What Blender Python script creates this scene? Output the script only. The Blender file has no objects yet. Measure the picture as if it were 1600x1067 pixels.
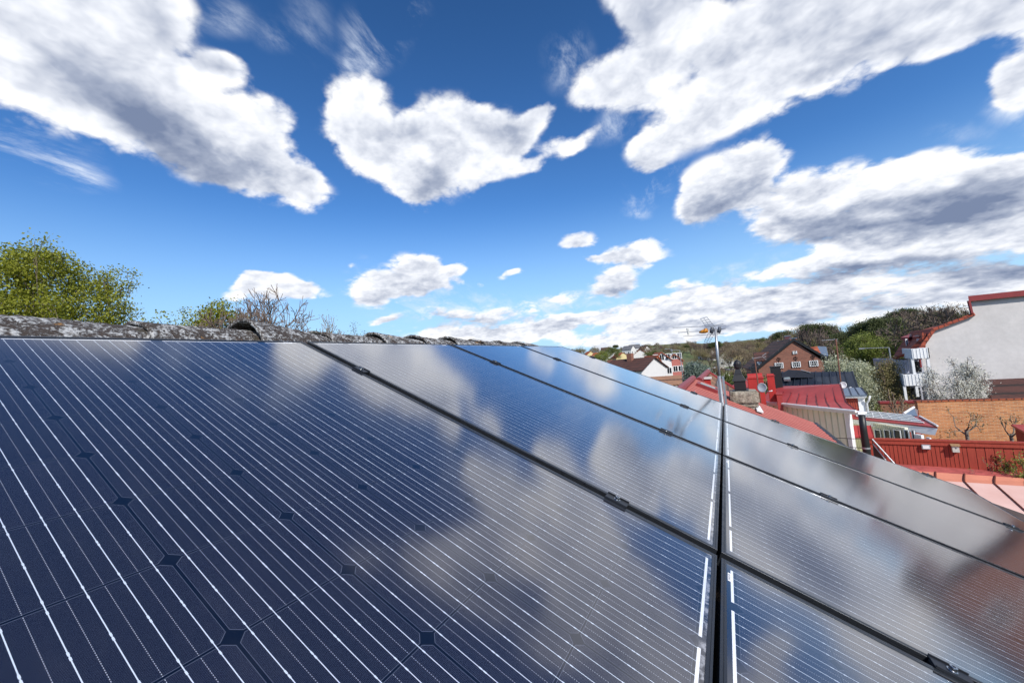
import bpy, bmesh, math, random
import numpy as np
from mathutils import Vector, Matrix, Euler

scene = bpy.context.scene
COL = scene.collection

# ------------------------------------------------------------------ camera
FPX = 623.87                       # focal length in pixels of the 1600 px wide photograph
CAM = np.array([1.5702, -1.0853, 7.6126])
MC = np.array([[0.87827, 0.47055, -0.08499],      # rows: camera right, up, forward in world axes
               [0.10586, -0.01801, 0.99422],
               [-0.46630, 0.88219, 0.06563]])
RZ = 7.8                           # height of the upper panel edge
cam_d = bpy.data.cameras.new("camera")
cam_d.sensor_fit = 'HORIZONTAL'; cam_d.sensor_width = 36.0
cam_d.lens = FPX / 1600 * 36.0
cam_d.clip_start = 0.02; cam_d.clip_end = 6000
cam = bpy.data.objects.new("camera", cam_d); COL.objects.link(cam)
mw = Matrix.Identity(4)
for i in range(3):
    mw[i][0] = MC[0][i]; mw[i][1] = MC[1][i]; mw[i][2] = -MC[2][i]; mw[i][3] = CAM[i]
cam.matrix_world = mw
scene.camera = cam

def ray(px, py):
    d = MC.T @ np.array([(px - 800) / FPX, -(py - 533.5) / FPX, 1.0])
    return d / np.linalg.norm(d)
def at(px, py, Y):
    """point of the world seen at a photo position, on the vertical plane y = Y"""
    d = ray(px, py); return CAM + d * ((Y - CAM[1]) / d[1])
def atz(px, py, z):
    d = ray(px, py); return CAM + d * ((z - CAM[2]) / d[2])
def atd(px, py, dist):
    d = ray(px, py); return CAM + d * (dist / math.hypot(d[0], d[1]))

# ------------------------------------------------------------------ light
SUN_EL = math.radians(41)
SX, SY = 0.70, -0.714                # horizontal direction towards the sun
SUN = np.array([SX * math.cos(SUN_EL), SY * math.cos(SUN_EL), math.sin(SUN_EL)])
sd = bpy.data.lights.new("sun", 'SUN'); sd.energy = 4.2; sd.angle = math.radians(0.55); sd.color = (1.0, 0.95, 0.87)
so = bpy.data.objects.new("sun", sd); COL.objects.link(so)
so.rotation_euler = Vector(SUN).to_track_quat('Z', 'Y').to_euler(); so.location = (20, -20, 40)
vs = scene.view_settings
scene.display_settings.display_device = 'sRGB'
vs.view_transform = 'Standard'; vs.look = 'None'; vs.exposure = 0.16; vs.gamma = 1.0
scene.cycles.use_denoising = True
scene.cycles.max_bounces = 6; scene.cycles.diffuse_bounces = 3; scene.cycles.glossy_bounces = 4
scene.cycles.transparent_max_bounces = 8; scene.cycles.caustics_reflective = False; scene.cycles.caustics_refractive = False

# ------------------------------------------------------------------ node helper
class NT:
    def __init__(self, tree): self.t = tree; self.n = tree.nodes; self.l = tree.links
    def node(self, kind, **kw):
        n = self.n.new(kind)
        for k, v in kw.items(): setattr(n, k, v)
        return n
    def put(self, sock, v):
        if v is None: return
        if hasattr(v, 'links') or isinstance(v, bpy.types.NodeSocket): self.l.new(v, sock)
        else: sock.default_value = v
    def m(self, op, a, b=None, c=None, clamp=False):
        n = self.n.new('ShaderNodeMath'); n.operation = op; n.use_clamp = clamp
        for i, v in enumerate((a, b, c)):
            if v is not None: self.put(n.inputs[i], v)
        return n.outputs[0]
    def vm(self, op, a, b=None, scale=None):
        n = self.n.new('ShaderNodeVectorMath'); n.operation = op
        self.put(n.inputs[0], a)
        if b is not None: self.put(n.inputs[1], b)
        if scale is not None: self.put(n.inputs['Scale'], scale)
        return n.outputs['Value'] if op in ('LENGTH', 'DOT_PRODUCT', 'DISTANCE') else n.outputs[0]
    def rng(self, v, a, b, c=0.0, d=1.0, kind='SMOOTHSTEP'):
        n = self.n.new('ShaderNodeMapRange'); n.interpolation_type = kind
        self.put(n.inputs[0], v)
        for i, x in enumerate((a, b, c, d)): self.put(n.inputs[1 + i], x)
        return n.outputs[0]
    def mix(self, f, a, b, blend='MIX'):
        n = self.n.new('ShaderNodeMix'); n.data_type = 'RGBA'; n.blend_type = blend
        self.put(n.inputs[0], f); self.put(n.inputs[6], a); self.put(n.inputs[7], b)
        return n.outputs[2]
    def noise(self, vec, scale, detail=4, rough=0.5, dist=0.0, w=None):
        n = self.n.new('ShaderNodeTexNoise')
        self.put(n.inputs['Vector'], vec)
        n.inputs['Scale'].default_value = scale; n.inputs['Detail'].default_value = detail
        n.inputs['Roughness'].default_value = rough; n.inputs['Distortion'].default_value = dist
        return n.outputs['Fac']
    def sep(self, v):
        n = self.n.new('ShaderNodeSeparateXYZ'); self.put(n.inputs[0], v); return n.outputs
    def comb(self, x, y, z):
        n = self.n.new('ShaderNodeCombineXYZ')
        for i, v in enumerate((x, y, z)): self.put(n.inputs[i], v)
        return n.outputs[0]
    def mapping(self, v, loc=(0,0,0), rot=(0,0,0), scale=(1,1,1), kind='POINT'):
        n = self.n.new('ShaderNodeMapping'); n.vector_type = kind
        self.put(n.inputs[0], v); n.inputs[1].default_value = loc; n.inputs[2].default_value = rot; n.inputs[3].default_value = scale
        return n.outputs[0]

# ------------------------------------------------------------------ sky with clouds
# every cloud is a heap of soft ellipsoids fixed to compass directions: (centre, radii, tilt, weight)
CLOUDS = [
 (40,50,215,150,25,1),(190,70,150,95,35,1),(150,150,210,80,32,1),(300,190,175,72,38,1),(405,255,120,62,35,1),(478,295,62,42,30,.9),
 (355,115,58,34,15,1),(1040,95,40,30,0,.6),(425,185,62,38,40,.8),(20,-40,300,80,5,.8),(250,20,90,60,30,.9),(350,245,110,50,25,.8),
 (560,150,62,52,0,1),(560,210,62,55,20,1),(625,245,72,62,30,1),(690,195,75,55,-5,1),(765,205,70,48,10,1),(725,255,95,55,-10,1),
 (655,295,52,36,10,.9),(842,180,32,26,-40,.9),(800,228,62,34,-40,.8),(885,232,52,22,-20,.8),(825,265,42,15,-10,.75),(930,205,24,14,-30,.5),

 (935,135,58,52,-10,1),(1000,120,66,62,-20,1),(1000,25,62,45,20,.95),(1080,45,105,55,10,.9),(1180,75,130,75,-20,.85),
 (1090,180,118,54,-35,1),(1200,130,160,66,-30,1),(1340,75,190,66,-22,1),(1460,40,160,60,-15,.9),(1570,0,90,45,-10,.8),(1015,235,45,34,-40,.8),
 (1300,-5,170,45,-5,.8),
 (1585,112,60,45,-30,1),(1590,155,45,24,0,.7),(1640,60,60,80,0,.6),
 (1188,250,56,34,-30,1),(1118,285,64,40,-30,1),(1092,325,42,40,-10,.9),(1150,300,60,40,-30,.8),
 (1240,300,78,42,-15,1),(1370,295,150,52,-4,1),(1500,290,150,52,-2,1),(1610,270,90,46,-5,1),(1225,345,85,40,-10,1),(1360,360,170,42,-6,1),(1520,330,140,50,-5,1),
 (1380,398,120,28,-5,1),(1520,375,160,40,-12,1),(1640,345,110,50,-10,1),(1300,412,75,20,-8,.9),(1220,422,80,14,-10,.75),
 (1400,445,230,26,-4,.9),(1560,440,160,34,-8,.9),(1240,455,110,20,-8,.7),
 (850,512,62,24,-8,1),(905,500,60,14,-10,.9),(800,525,90,14,0,.9),(1010,490,95,32,-6,1),(1110,470,90,30,-10,1),(1210,482,110,34,-6,1),(1330,478,120,22,-4,.7),(1070,512,120,20,-2,.6),
 (1000,530,170,20,-4,.8),(1250,512,220,18,-4,.5),(1500,480,200,24,-5,.5),(760,528,130,18,-3,.8),(1060,445,34,12,0,.6),(960,441,44,22,-5,1.1),(982,399,70,24,-5,1.05),(940,404,36,12,0,.6),(908,372,34,14,-12,1),(992,330,14,7,0,.4),
 (625,442,98,34,-6,1.1),(660,422,52,30,10,.95),(585,460,46,20,-10,.8),(716,420,20,13,0,.95),(797,427,24,11,-15,.85),(755,441,13,7,0,.55),(720,440,12,8,0,.4),(556,413,10,6,-20,.35),
 (602,498,34,10,-14,.8),(700,488,85,16,-3,.5),(780,492,80,12,-5,.5),(720,515,120,14,-3,.75),(860,470,100,12,-8,.55),(690,455,40,10,0,.25),
 (430,443,58,27,8,1.2),(385,446,44,18,-20,1),(478,457,34,15,12,1),
 (990,-60,140,80,10,.9),(1230,-90,240,80,0,.9),(820,-150,120,60,0,.3),(1480,-80,200,70,-10,.7),
 (1760,250,160,120,0,.9),(1800,60,150,90,0,.7),(1900,430,320,110,0,.8),(2400,250,500,250,0,.8),
 (-250,330,200,60,10,.7),(-500,100,300,160,10,.7),
]
WISPS = [(606,45,48,80,15,1),(562,70,34,70,8,1),(640,10,40,50,0,1),(70,240,120,45,25,1),(20,205,90,50,20,1),(130,275,70,25,20,.8),(350,25,55,40,0,.7),(425,50,45,30,20,.6),(485,40,45,70,-20,.45),(882,95,45,55,20,.9),(560,105,50,30,0,.9),(1010,290,70,35,-40,.8),(1040,265,40,30,-50,1),(1590,175,60,40,0,.9),(992,332,26,12,0,.8),(1500,215,60,30,0,.3),(960,195,50,30,-30,.8),(870,480,160,26,-5,.8),(700,475,130,24,-3,.7),(1180,420,120,24,-5,.8),(560,412,24,12,-20,.7),(700,455,60,14,0,.5)]
# thick undersides that come out grey
GREYS = [(1040,-55,190,80,0,.75),(1260,-70,230,70,0,.6),(960,60,50,50,0,.25),(1200,60,150,50,-20,.22),(255,215,160,46,32,.9),(300,240,90,40,35,.7),(430,290,70,40,35,.35),(120,120,120,60,30,.25),(690,300,100,34,-5,.5),(600,210,40,40,0,.2),
 (1080,215,90,36,-35,.35),(1300,110,160,36,-25,.2),(1060,80,100,40,20,.25),(1150,300,70,34,-35,.6),(1100,335,50,30,-10,.5),
 (1400,345,180,32,-6,.75),(1520,310,150,34,-5,.6),(1290,355,100,30,-10,.4),(1240,385,60,14,-10,.5),(1400,418,190,16,-6,.95),(1560,420,150,20,-8,.85),(1300,430,80,10,-6,.7),
 (1450,468,220,10,-4,.5),(1150,505,160,8,-3,.5),(1250,495,120,12,-5,.6),(1010,508,80,12,-5,.5),(1130,480,60,12,-10,.4),(640,462,80,14,-6,.5),(960,452,34,8,0,.4),(985,412,50,8,-4,.4),(700,500,160,12,0,.5),(430,462,50,8,8,.45),(1060,455,120,8,-8,.4)]

def tangent_ellipse(cx, cy, rx, ry, ang):
    c = ray(cx, cy); e = 1.0
    J = np.stack([(ray(cx + e, cy) - c) / e, (ray(cx, cy + e) - c) / e], 1)
    a = math.radians(ang)
    A = J @ np.array([[math.cos(a) * rx, -math.sin(a) * ry], [math.sin(a) * rx, math.cos(a) * ry]])
    Uu, S, _ = np.linalg.svd(A, full_matrices=False)
    x, y = Uu[:, 0], Uu[:, 1]; z = np.cross(x, y)
    R = Matrix([[x[i], y[i], z[i]] for i in range(3)])
    return tuple(c), tuple(R.to_euler('XYZ')), (S[0], S[1], max(S))

world = bpy.data.worlds.new("World"); scene.world = world; world.use_nodes = True
wt = NT(world.node_tree); wt.n.clear()
geo = wt.node('ShaderNodeTexCoord')
D = wt.vm('NORMALIZE', geo.outputs['Generated'])
sky = wt.node('ShaderNodeTexSky'); sky.sky_type = 'NISHITA'; sky.sun_disc = False
sky.sun_elevation = SUN_EL; sky.sun_rotation = math.atan2(SX, SY); sky.altitude = 0; sky.air_density = 1.0; sky.dust_density = 0.1; sky.ozone_density = 3.0
hs = wt.node('ShaderNodeHueSaturation'); wt.put(hs.inputs['Color'], sky.outputs[0]); hs.inputs['Saturation'].default_value = 1.22
SKY_STR = 0.125
dz = wt.sep(D)[2]
skyc = wt.vm('MULTIPLY', hs.outputs[0], (0.84 * SKY_STR, 0.98 * SKY_STR, 1.16 * SKY_STR))
skyc = wt.vm('SCALE', skyc, scale=wt.rng(dz, 0.30, 0.95, 1.02, 0.66))      # deeper blue towards the zenith
skyc = wt.mix(wt.rng(dz, 0.40, 0.0, 0.0, 0.92, 'SMOOTHSTEP'), skyc, (0.42, 0.68, 0.95, 1))     # pale spring horizon
inv = wt.m('DIVIDE', 1.0, wt.m('ADD', wt.m('MAXIMUM', dz, 0.0), 0.34))
Pn = wt.vm('SCALE', D, scale=inv)
big = wt.noise(Pn, 2.6, 2, 0.5, 0.0)
SH = tuple(0.030 * SUN + np.array([0, 0, .028]))
def billow(v):
    t_ = None
    for sc_, am in ((6.5, .85), (14.0, .55), (31.0, .32), (70.0, .16)):
        q_ = wt.m('MULTIPLY', wt.m('ABSOLUTE', wt.m('SUBTRACT', wt.noise(v, sc_, 0, .5), 0.5)), 2.0 * am)
        t_ = q_ if t_ is None else wt.m('ADD', t_, q_)
    return t_
bl0 = billow(Pn); bl1 = billow(wt.vm('ADD', Pn, SH))
mid = wt.noise(Pn, 7.0, 3, 0.55, 0.2)
fine = wt.noise(Pn, 16.0, 7, 0.62, 0.0)
wv = wt.node('ShaderNodeTexNoise'); wt.put(wv.inputs['Vector'], Pn); wv.inputs['Scale'].default_value = 5.0; wv.inputs['Detail'].default_value = 3
warp = wt.vm('SCALE', wt.vm('SUBTRACT', wv.outputs['Color'], (.5, .5, .5)), scale=0.06)
Dw = wt.vm('ADD', D, warp)
wn = wt.rng(wt.noise(wt.mapping(Pn, rot=(0, 0, .5), scale=(1.0, .45, 1)), 9.0, 8, 0.66, 0.35), 0.42, 0.76)
n0 = wt.m('ADD', wt.m('MULTIPLY', wt.m('SUBTRACT', big, 0.5), 0.8), wt.m('ADD', wt.m('MULTIPLY', wt.m('SUBTRACT', bl0, 0.36), 0.62), wt.m('MULTIPLY', wt.m('SUBTRACT', fine, 0.5), 0.85)))
big2 = wt.noise(wt.vm('ADD', Pn, tuple(np.array(SH) * 2.5)), 2.6, 2, 0.5, 0.0)
relief = wt.m('ADD', wt.m('MULTIPLY', wt.m('SUBTRACT', bl0, bl1), 0.34), wt.m('MULTIPLY', wt.m('SUBTRACT', big, big2), 0.7))
KC, KG = 1.32, 1.5
BL = []
for (lst, k, kind) in ((CLOUDS, KC, 'c'), (GREYS, KG, 'g'), (WISPS, 1.2, 'w')):
    for (cx, cy, rx, ry, an, w) in lst:
        loc, rot, sc = tangent_ellipse(cx, cy, rx * k, ry * k, an)
        BL.append((kind, loc, rot, sc, w))
def field(g, bl, vec):
    tot = None
    for k_, (kind, loc, rot, sc, w) in enumerate(bl):
        if k_ and k_ % 10 == 0:      # makes the shader evaluate the list in order (keeps its stack small)
            vec = g.vm('ADD', vec, g.vm('SCALE', (1e-7, 0, 0), scale=tot))
        q = g.mapping(vec, loc, rot, sc, 'TEXTURE')
        v = g.rng(g.vm('LENGTH', q), 1.0, 0.0, 0.0, w)
        tot = v if tot is None else g.m('ADD', tot, v)
    return tot
leaf_no = [0]
def leaf(bl, general):
    """background of one part of the sky: its clouds over the clear sky"""
    cl = [b for b in bl if b[0] == 'c']; gl = [b for b in bl if b[0] == 'g']; wl_ = [b for b in bl if b[0] == 'w']
    if not cl and not general and not wl_:
        bg = wt.node('ShaderNodeBackground'); wt.put(bg.inputs[0], skyc); return bg.outputs[0]
    leaf_no[0] += 1
    tree = bpy.data.node_groups.new('cloud_sector', 'ShaderNodeTree')
    for nm, ty in (('D', 'NodeSocketVector'), ('Dw', 'NodeSocketVector'), ('Pn', 'NodeSocketVector'), ('n0', 'NodeSocketFloat'), ('relief', 'NodeSocketFloat'), ('mid', 'NodeSocketFloat'), ('wn', 'NodeSocketFloat'), ('sky', 'NodeSocketColor')):
        tree.interface.new_socket(nm, in_out='INPUT', socket_type=ty)
    tree.interface.new_socket('Shader', in_out='OUTPUT', socket_type='NodeSocketShader')
    g = NT(tree); gi = g.node('NodeGroupInput').outputs; go = g.node('NodeGroupOutput')
    bg = g.node('ShaderNodeBackground'); bg.inputs[1].default_value = 1.0
    Fs = g.m('MINIMUM', field(g, cl, gi['Dw']), 1.25) if cl else 0.0
    if general:                    # outside the photograph: ordinary fair-weather cumulus
        back = g.rng(g.vm('DOT_PRODUCT', gi['D'], tuple(MC[2])), 0.35, 0.0)
        genc = g.m('MULTIPLY', g.rng(g.noise(gi['Pn'], 1.1, 3, .5), 0.50, 0.66), back)
        Fs = g.m('ADD', Fs, g.m('MULTIPLY', genc, 0.8))
    dens = g.m('ADD', Fs, gi['n0'])
    alpha = g.m('MULTIPLY', g.rng(dens, 0.18, 0.68), g.rng(Fs, 0.04, 0.50))
    lum = g.m('SUBTRACT', g.m('ADD', 0.955, gi['relief']), g.m('ADD', g.m('MULTIPLY', g.rng(Fs, 0.55, 1.25), 0.13), g.m('MULTIPLY', g.rng(gi['mid'], .42, .66), 0.10)))
    if gl:
        G = g.m('MINIMUM', field(g, gl, gi['Dw']), 1.0)
        lum = g.m('SUBTRACT', lum, g.m('MULTIPLY', g.m('MULTIPLY', G, g.m('ADD', 1.0, g.m('MULTIPLY', g.m('SUBTRACT', gi['mid'], .5), 0.7))), 0.52))
    lum = g.m('MINIMUM', g.m('MAXIMUM', lum, 0.22), 1.06)
    cr = g.node('ShaderNodeValToRGB'); g.put(cr.inputs[0], lum)
    els = cr.color_ramp.elements
    els[0].position = 0.2; els[0].color = (0.17, 0.22, 0.35, 1); els[1].position = 1.0; els[1].color = (1.0, 1.0, 1.0, 1)
    e = els.new(0.5); e.color = (0.38, 0.43, 0.55, 1); e = els.new(0.84); e.color = (0.80, 0.83, 0.90, 1)
    skyw = gi['sky']
    if wl_: skyw = g.mix(g.m('MULTIPLY', g.m('MINIMUM', field(g, wl_, gi['Dw']), 1.0), gi['wn']), skyw, (0.74, 0.82, 0.95, 1))
    g.put(bg.inputs[0], g.mix(alpha, skyw, cr.outputs[0])); g.l.new(bg.outputs[0], go.inputs[0])
    gn = wt.node('ShaderNodeGroup'); gn.node_tree = tree
    for nm, sk in (('D', D), ('Dw', Dw), ('Pn', Pn), ('n0', n0), ('relief', relief), ('mid', mid), ('wn', wn), ('sky', skyc)): wt.l.new(sk, gn.inputs[nm])
    return gn.outputs[0]
# split the sky by planes so that every ray only evaluates the clouds near it
smp = np.array([ray(px, py) for px in range(-700, 2500, 50) for py in range(-900, 560, 40)])
planes = [np.cross(ray(px, 0), ray(px, 400)) for px in range(-300, 2000, 50)] + [np.cross(ray(0, py), ray(1600, py)) for py in range(-300, 540, 30)] + [MC[2] * 1.0]
planes = [p / np.linalg.norm(p) for p in planes]
def split(bl, sm, depth, general):
    best = None
    if len(bl) > 6 and depth < 7:
        for p in planes:
            side = sm @ p > 0; f = side.mean()
            if f < .08 or f > .92: continue
            dd = [(np.dot(b[1], p), max(b[3][0], b[3][1]) + 0.035) for b in bl]
            nl = sum(1 for d, r in dd if d > -r); nr = sum(1 for d, r in dd if d < r)
            cost = f * nl + (1 - f) * nr
            if best is None or cost < best[0]: best = (cost, p, [b for b, (d, r) in zip(bl, dd) if d > -r], [b for b, (d, r) in zip(bl, dd) if d < r], side)
    if best is None or best[0] > len(bl) * 0.88: return leaf(bl, general)
    c, p, A, Bb, side = best
    ms = wt.node('ShaderNodeMixShader')
    wt.put(ms.inputs[0], wt.m('GREATER_THAN', wt.vm('DOT_PRODUCT', D, tuple(p)), 0.0))
    wt.put(ms.inputs[1], split(Bb, sm[~side], depth + 1, general)); wt.put(ms.inputs[2], split(A, sm[side], depth + 1, general))
    return ms.outputs[0]
front = wt.node('ShaderNodeMixShader')
wt.put(front.inputs[0], wt.m('GREATER_THAN', wt.vm('DOT_PRODUCT', D, tuple(MC[2])), 0.352))
wt.put(front.inputs[2], split(BL, smp, 0, False))
wt.put(front.inputs[1], leaf([b for b in BL if np.dot(b[1], MC[2]) < 0.352 + max(b[3][:2])], True))
low = wt.node('ShaderNodeMixShader'); wt.put(low.inputs[0], wt.m('GREATER_THAN', dz, -0.01))
gb = wt.node('ShaderNodeBackground'); gb.inputs[0].default_value = (0.12, 0.13, 0.12, 1)
wt.put(low.inputs[1], gb.outputs[0]); wt.put(low.inputs[2], front.outputs[0])
bg = low
wo = wt.node('ShaderNodeOutputWorld'); wt.l.new(bg.outputs[0], wo.inputs[0])
world.cycles.sampling_method = 'MANUAL'; world.cycles.sample_map_resolution = 512

# ================================================================== mesh and object helpers
class MB:
    def __init__(self): self.v = []; self.f = []; self.mi = []
    def add(self, vs, fs, mi=0):
        o = len(self.v); self.v += [tuple(map(float, p)) for p in vs]
        self.f += [tuple(i + o for i in f) for f in fs]; self.mi += [mi] * len(fs)
    def quad(self, a, b, c, d, mi=0): self.add([a, b, c, d], [(0, 1, 2, 3)], mi)
    def poly(self, pts, mi=0): self.add(pts, [tuple(range(len(pts)))], mi)
    def box(self, lo, hi, mi=0, M=None):
        x0, y0, z0 = lo; x1, y1, z1 = hi
        p = [(x0,y0,z0),(x1,y0,z0),(x1,y1,z0),(x0,y1,z0),(x0,y0,z1),(x1,y0,z1),(x1,y1,z1),(x0,y1,z1)]
        if M is not None: p = [tuple(M @ Vector(q)) for q in p]
        self.add(p, [(0,3,2,1),(4,5,6,7),(0,1,5,4),(1,2,6,5),(2,3,7,6),(3,0,4,7)], mi)
    def hexa(self, p, mi=0):      # eight corners: bottom four, top four
        self.add(p, [(0,3,2,1),(4,5,6,7),(0,1,5,4),(1,2,6,5),(2,3,7,6),(3,0,4,7)], mi)
    def slab(self, pts, t, mi=0):  # polygon with thickness t downwards along its normal
        P = [Vector(p) for p in pts]; n = Vector((0, 0, 0))
        for i in range(len(P)): n += P[i].cross(P[(i + 1) % len(P)])
        n.normalize()
        if n.z < 0 or (abs(n.z) < 1e-6 and n.y > 0): P.reverse(); n = -n
        Q = [p - n * t for p in P]; k = len(P)
        self.add(P + Q, [tuple(range(k)), tuple(reversed(range(k, 2 * k)))] + [((i + 1) % k, i, i + k, (i + 1) % k + k) for i in range(k)], mi)
    def tube(self, pts, r, seg=8, mi=0, cap=True):
        P = [Vector(p) for p in pts]; R = r if isinstance(r, (list, tuple)) else [r] * len(P)
        vs = []; up = None
        for i, p in enumerate(P):
            t = (P[min(i + 1, len(P) - 1)] - P[max(i - 1, 0)]).normalized()
            if up is None: up = Vector((0, 0, 1)) if abs(t.z) < 0.9 else Vector((1, 0, 0))
            a = (up - t * up.dot(t)); a = a.normalized() if a.length > 1e-6 else t.orthogonal().normalized()
            b = t.cross(a); up = a
            for k in range(seg):
                an = 2 * math.pi * k / seg; vs.append(p + (a * math.cos(an) + b * math.sin(an)) * R[i])
        fs = [(i*seg+k, i*seg+(k+1)%seg, (i+1)*seg+(k+1)%seg, (i+1)*seg+k) for i in range(len(P)-1) for k in range(seg)]
        if cap: fs += [tuple(reversed(range(seg))), tuple(range((len(P)-1)*seg, len(P)*seg))]
        self.add(vs, fs, mi)
    def build(self, name, mats, parent=None, smooth=False, bevel=0.0):
        me = bpy.data.meshes.new(name); me.from_pydata(self.v, [], self.f)
        for m_ in (mats if isinstance(mats, (list, tuple)) else [mats]): me.materials.append(m_)
        me.polygons.foreach_set('material_index', self.mi)
        if smooth: me.polygons.foreach_set('use_smooth', [True] * len(me.polygons))
        me.update()
        o = bpy.data.objects.new(name, me); COL.objects.link(o)
        if parent is not None: o.parent = parent
        if bevel:
            b = o.modifiers.new('bevel', 'BEVEL'); b.width = bevel; b.segments = 2; b.limit_method = 'ANGLE'
        return o
def tag(o, label=None, cat=None, group=None, kind=None):
    if label: o['label'] = label
    if cat: o['category'] = cat
    if group: o['group'] = group
    if kind: o['kind'] = kind
    return o
def empty(name, loc, label=None, cat=None, group=None, mw=None):
    o = bpy.data.objects.new(name, None); COL.objects.link(o); o.empty_display_size = 0.2
    if mw is not None: o.matrix_world = mw
    else: o.location = loc
    return tag(o, label, cat, group)
def copy_tree(o, parent=None):
    c = o.copy(); COL.objects.link(c)
    if parent is not None: c.parent = parent; c.matrix_parent_inverse = o.matrix_parent_inverse
    for ch in list(o.children): copy_tree(ch, c)
    return c
def local(parent_loc, P): return tuple(np.asarray(P) - np.asarray(parent_loc))

# ------------------------------------------------------------------ materials
MATS = {}
def mat(name, fn=None):
    m_ = bpy.data.materials.new(name); m_.use_nodes = True
    g = NT(m_.node_tree); g.bsdf = m_.node_tree.nodes['Principled BSDF']
    MATS[name] = m_
    return m_, g
def setp(g, **kw):
    for k, v in kw.items(): g.put(g.bsdf.inputs[k.replace('_', ' ')], v)
def bump(g, h, strength=0.4, dist=0.01):
    b = g.node('ShaderNodeBump'); b.inputs['Strength'].default_value = strength; b.inputs['Distance'].default_value = dist
    g.put(b.inputs['Height'], h); g.l.new(b.outputs[0], g.bsdf.inputs['Normal'])
def plain(name, col, rough=0.6, metal=0.0, var=0.12, scale=3.0, spec=0.5, bumps=0.0):
    m_, g = mat(name)
    tc = g.node('ShaderNodeTexCoord').outputs['Object']
    n = g.noise(tc, scale, 6, 0.6)
    n2 = g.noise(tc, scale * 9, 4, 0.6)
    f = g.m('ADD', g.m('MULTIPLY', g.m('SUBTRACT', n, 0.5), 2 * var * 2), g.m('MULTIPLY', g.m('SUBTRACT', n2, 0.5), 2 * var))
    c = g.vm('SCALE', tuple(col), scale=g.m('ADD', 1.0, f))
    setp(g, Base_Color=c, Roughness=rough, Metallic=metal)
    g.bsdf.inputs['Specular IOR Level'].default_value = spec
    if bumps: bump(g, n2, 0.5, bumps)
    return m_

# ================================================================== solar panels
SL = math.radians(24.0)
U = np.array([0, 1, 0.]); V = np.array([math.cos(SL), 0, -math.sin(SL)]); N = np.array([math.sin(SL), 0, math.cos(SL)])
O = np.array([0, 0, RZ])
def pl(u, v, n=0.0): return O + U * u + V * v + N * n
PW, PL, GU, GV = 0.990, 1.645, 0.029, 0.0093
CP = 0.15875; MU = (PW - 6 * CP) / 2; MV = 0.0300
def frame_mat(loc):
    m_ = Matrix.Identity(4)
    for i in range(3): m_[i][0] = V[i]; m_[i][1] = U[i]; m_[i][2] = N[i]; m_[i][3] = loc[i]
    return m_

m_frame, g = mat('black anodised aluminium')
tc = g.node('ShaderNodeTexCoord').outputs['Object']
setp(g, Base_Color=(0.045, 0.05, 0.06, 1), Metallic=0.6, Roughness=g.rng(g.noise(g.mapping(tc, scale=(1, 1, 8)), 30, 3), 0.3, 0.7, 0.22, 0.36))
m_black = plain('black rubber', (0.012, 0.012, 0.014), 0.6, var=0.1)

m_cell, g = mat('solar cells under glass')
tc = g.node('ShaderNodeTexCoord').outputs['Object']
xyz = g.sep(tc)
def M(op, a, b=None, c=None): return g.m(op, a, b, c)
def cellcoord(v, off):
    t = M('DIVIDE', M('SUBTRACT', v, off), CP)
    i = M('FLOOR', t)
    return i, M('MULTIPLY', M('SUBTRACT', M('SUBTRACT', t, i), 0.5), CP)
ib, fb = cellcoord(xyz[0], MV)          # along the panel
ia, fa = cellcoord(xyz[1], MU)          # across the panel
aa = M('ABSOLUTE', fa); ab = M('ABSOLUTE', fb)
H = 0.0774
inside = M('MULTIPLY', M('MULTIPLY', M('LESS_THAN', aa, H), M('LESS_THAN', ab, H + 0.0005)), M('LESS_THAN', M('ADD', aa, ab), 2 * H - 0.0095))
inpan = M('MULTIPLY', M('MULTIPLY', M('GREATER_THAN', ib, -0.5), M('LESS_THAN', ib, 9.5)), M('MULTIPLY', M('GREATER_THAN', ia, -0.5), M('LESS_THAN', ia, 5.5)))
cellm = M('MULTIPLY', inside, inpan)
edge = M('MULTIPLY', cellm, M('SUBTRACT', 1.0, M('MULTIPLY', M('MULTIPLY', M('LESS_THAN', aa, H - 0.0006), M('LESS_THAN', ab, H - 0.0002)), M('LESS_THAN', M('ADD', aa, ab), 2 * H - 0.0107))))
BP = 0.0312
bt = M('DIVIDE', fa, BP); bi = M('ROUND', bt)
bd = M('MULTIPLY', M('ABSOLUTE', M('SUBTRACT', bt, bi)), BP)
padd = M('MINIMUM', M('ABSOLUTE', fb), M('SUBTRACT', H, ab))
pad = M('MULTIPLY', M('LESS_THAN', M('ABSOLUTE', M('SUBTRACT', M('MINIMUM', M('ABSOLUTE', M('SUBTRACT', ab, 0.0035)), M('ABSOLUTE', M('SUBTRACT', ab, 0.070))), 0.0)), 0.0024), 0.00045)
bus = M('MULTIPLY', M('LESS_THAN', bd, M('ADD', 0.00052, pad)), M('LESS_THAN', M('ABSOLUTE', bi), 2.5))
inb = M('MULTIPLY', M('GREATER_THAN', xyz[0], MV - 0.006), M('LESS_THAN', xyz[0], MV + 10 * CP + 0.006))
bus = M('MULTIPLY', M('MULTIPLY', bus, inb), M('MULTIPLY', M('GREATER_THAN', ia, -0.5), M('LESS_THAN', ia, 5.5)))
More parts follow.
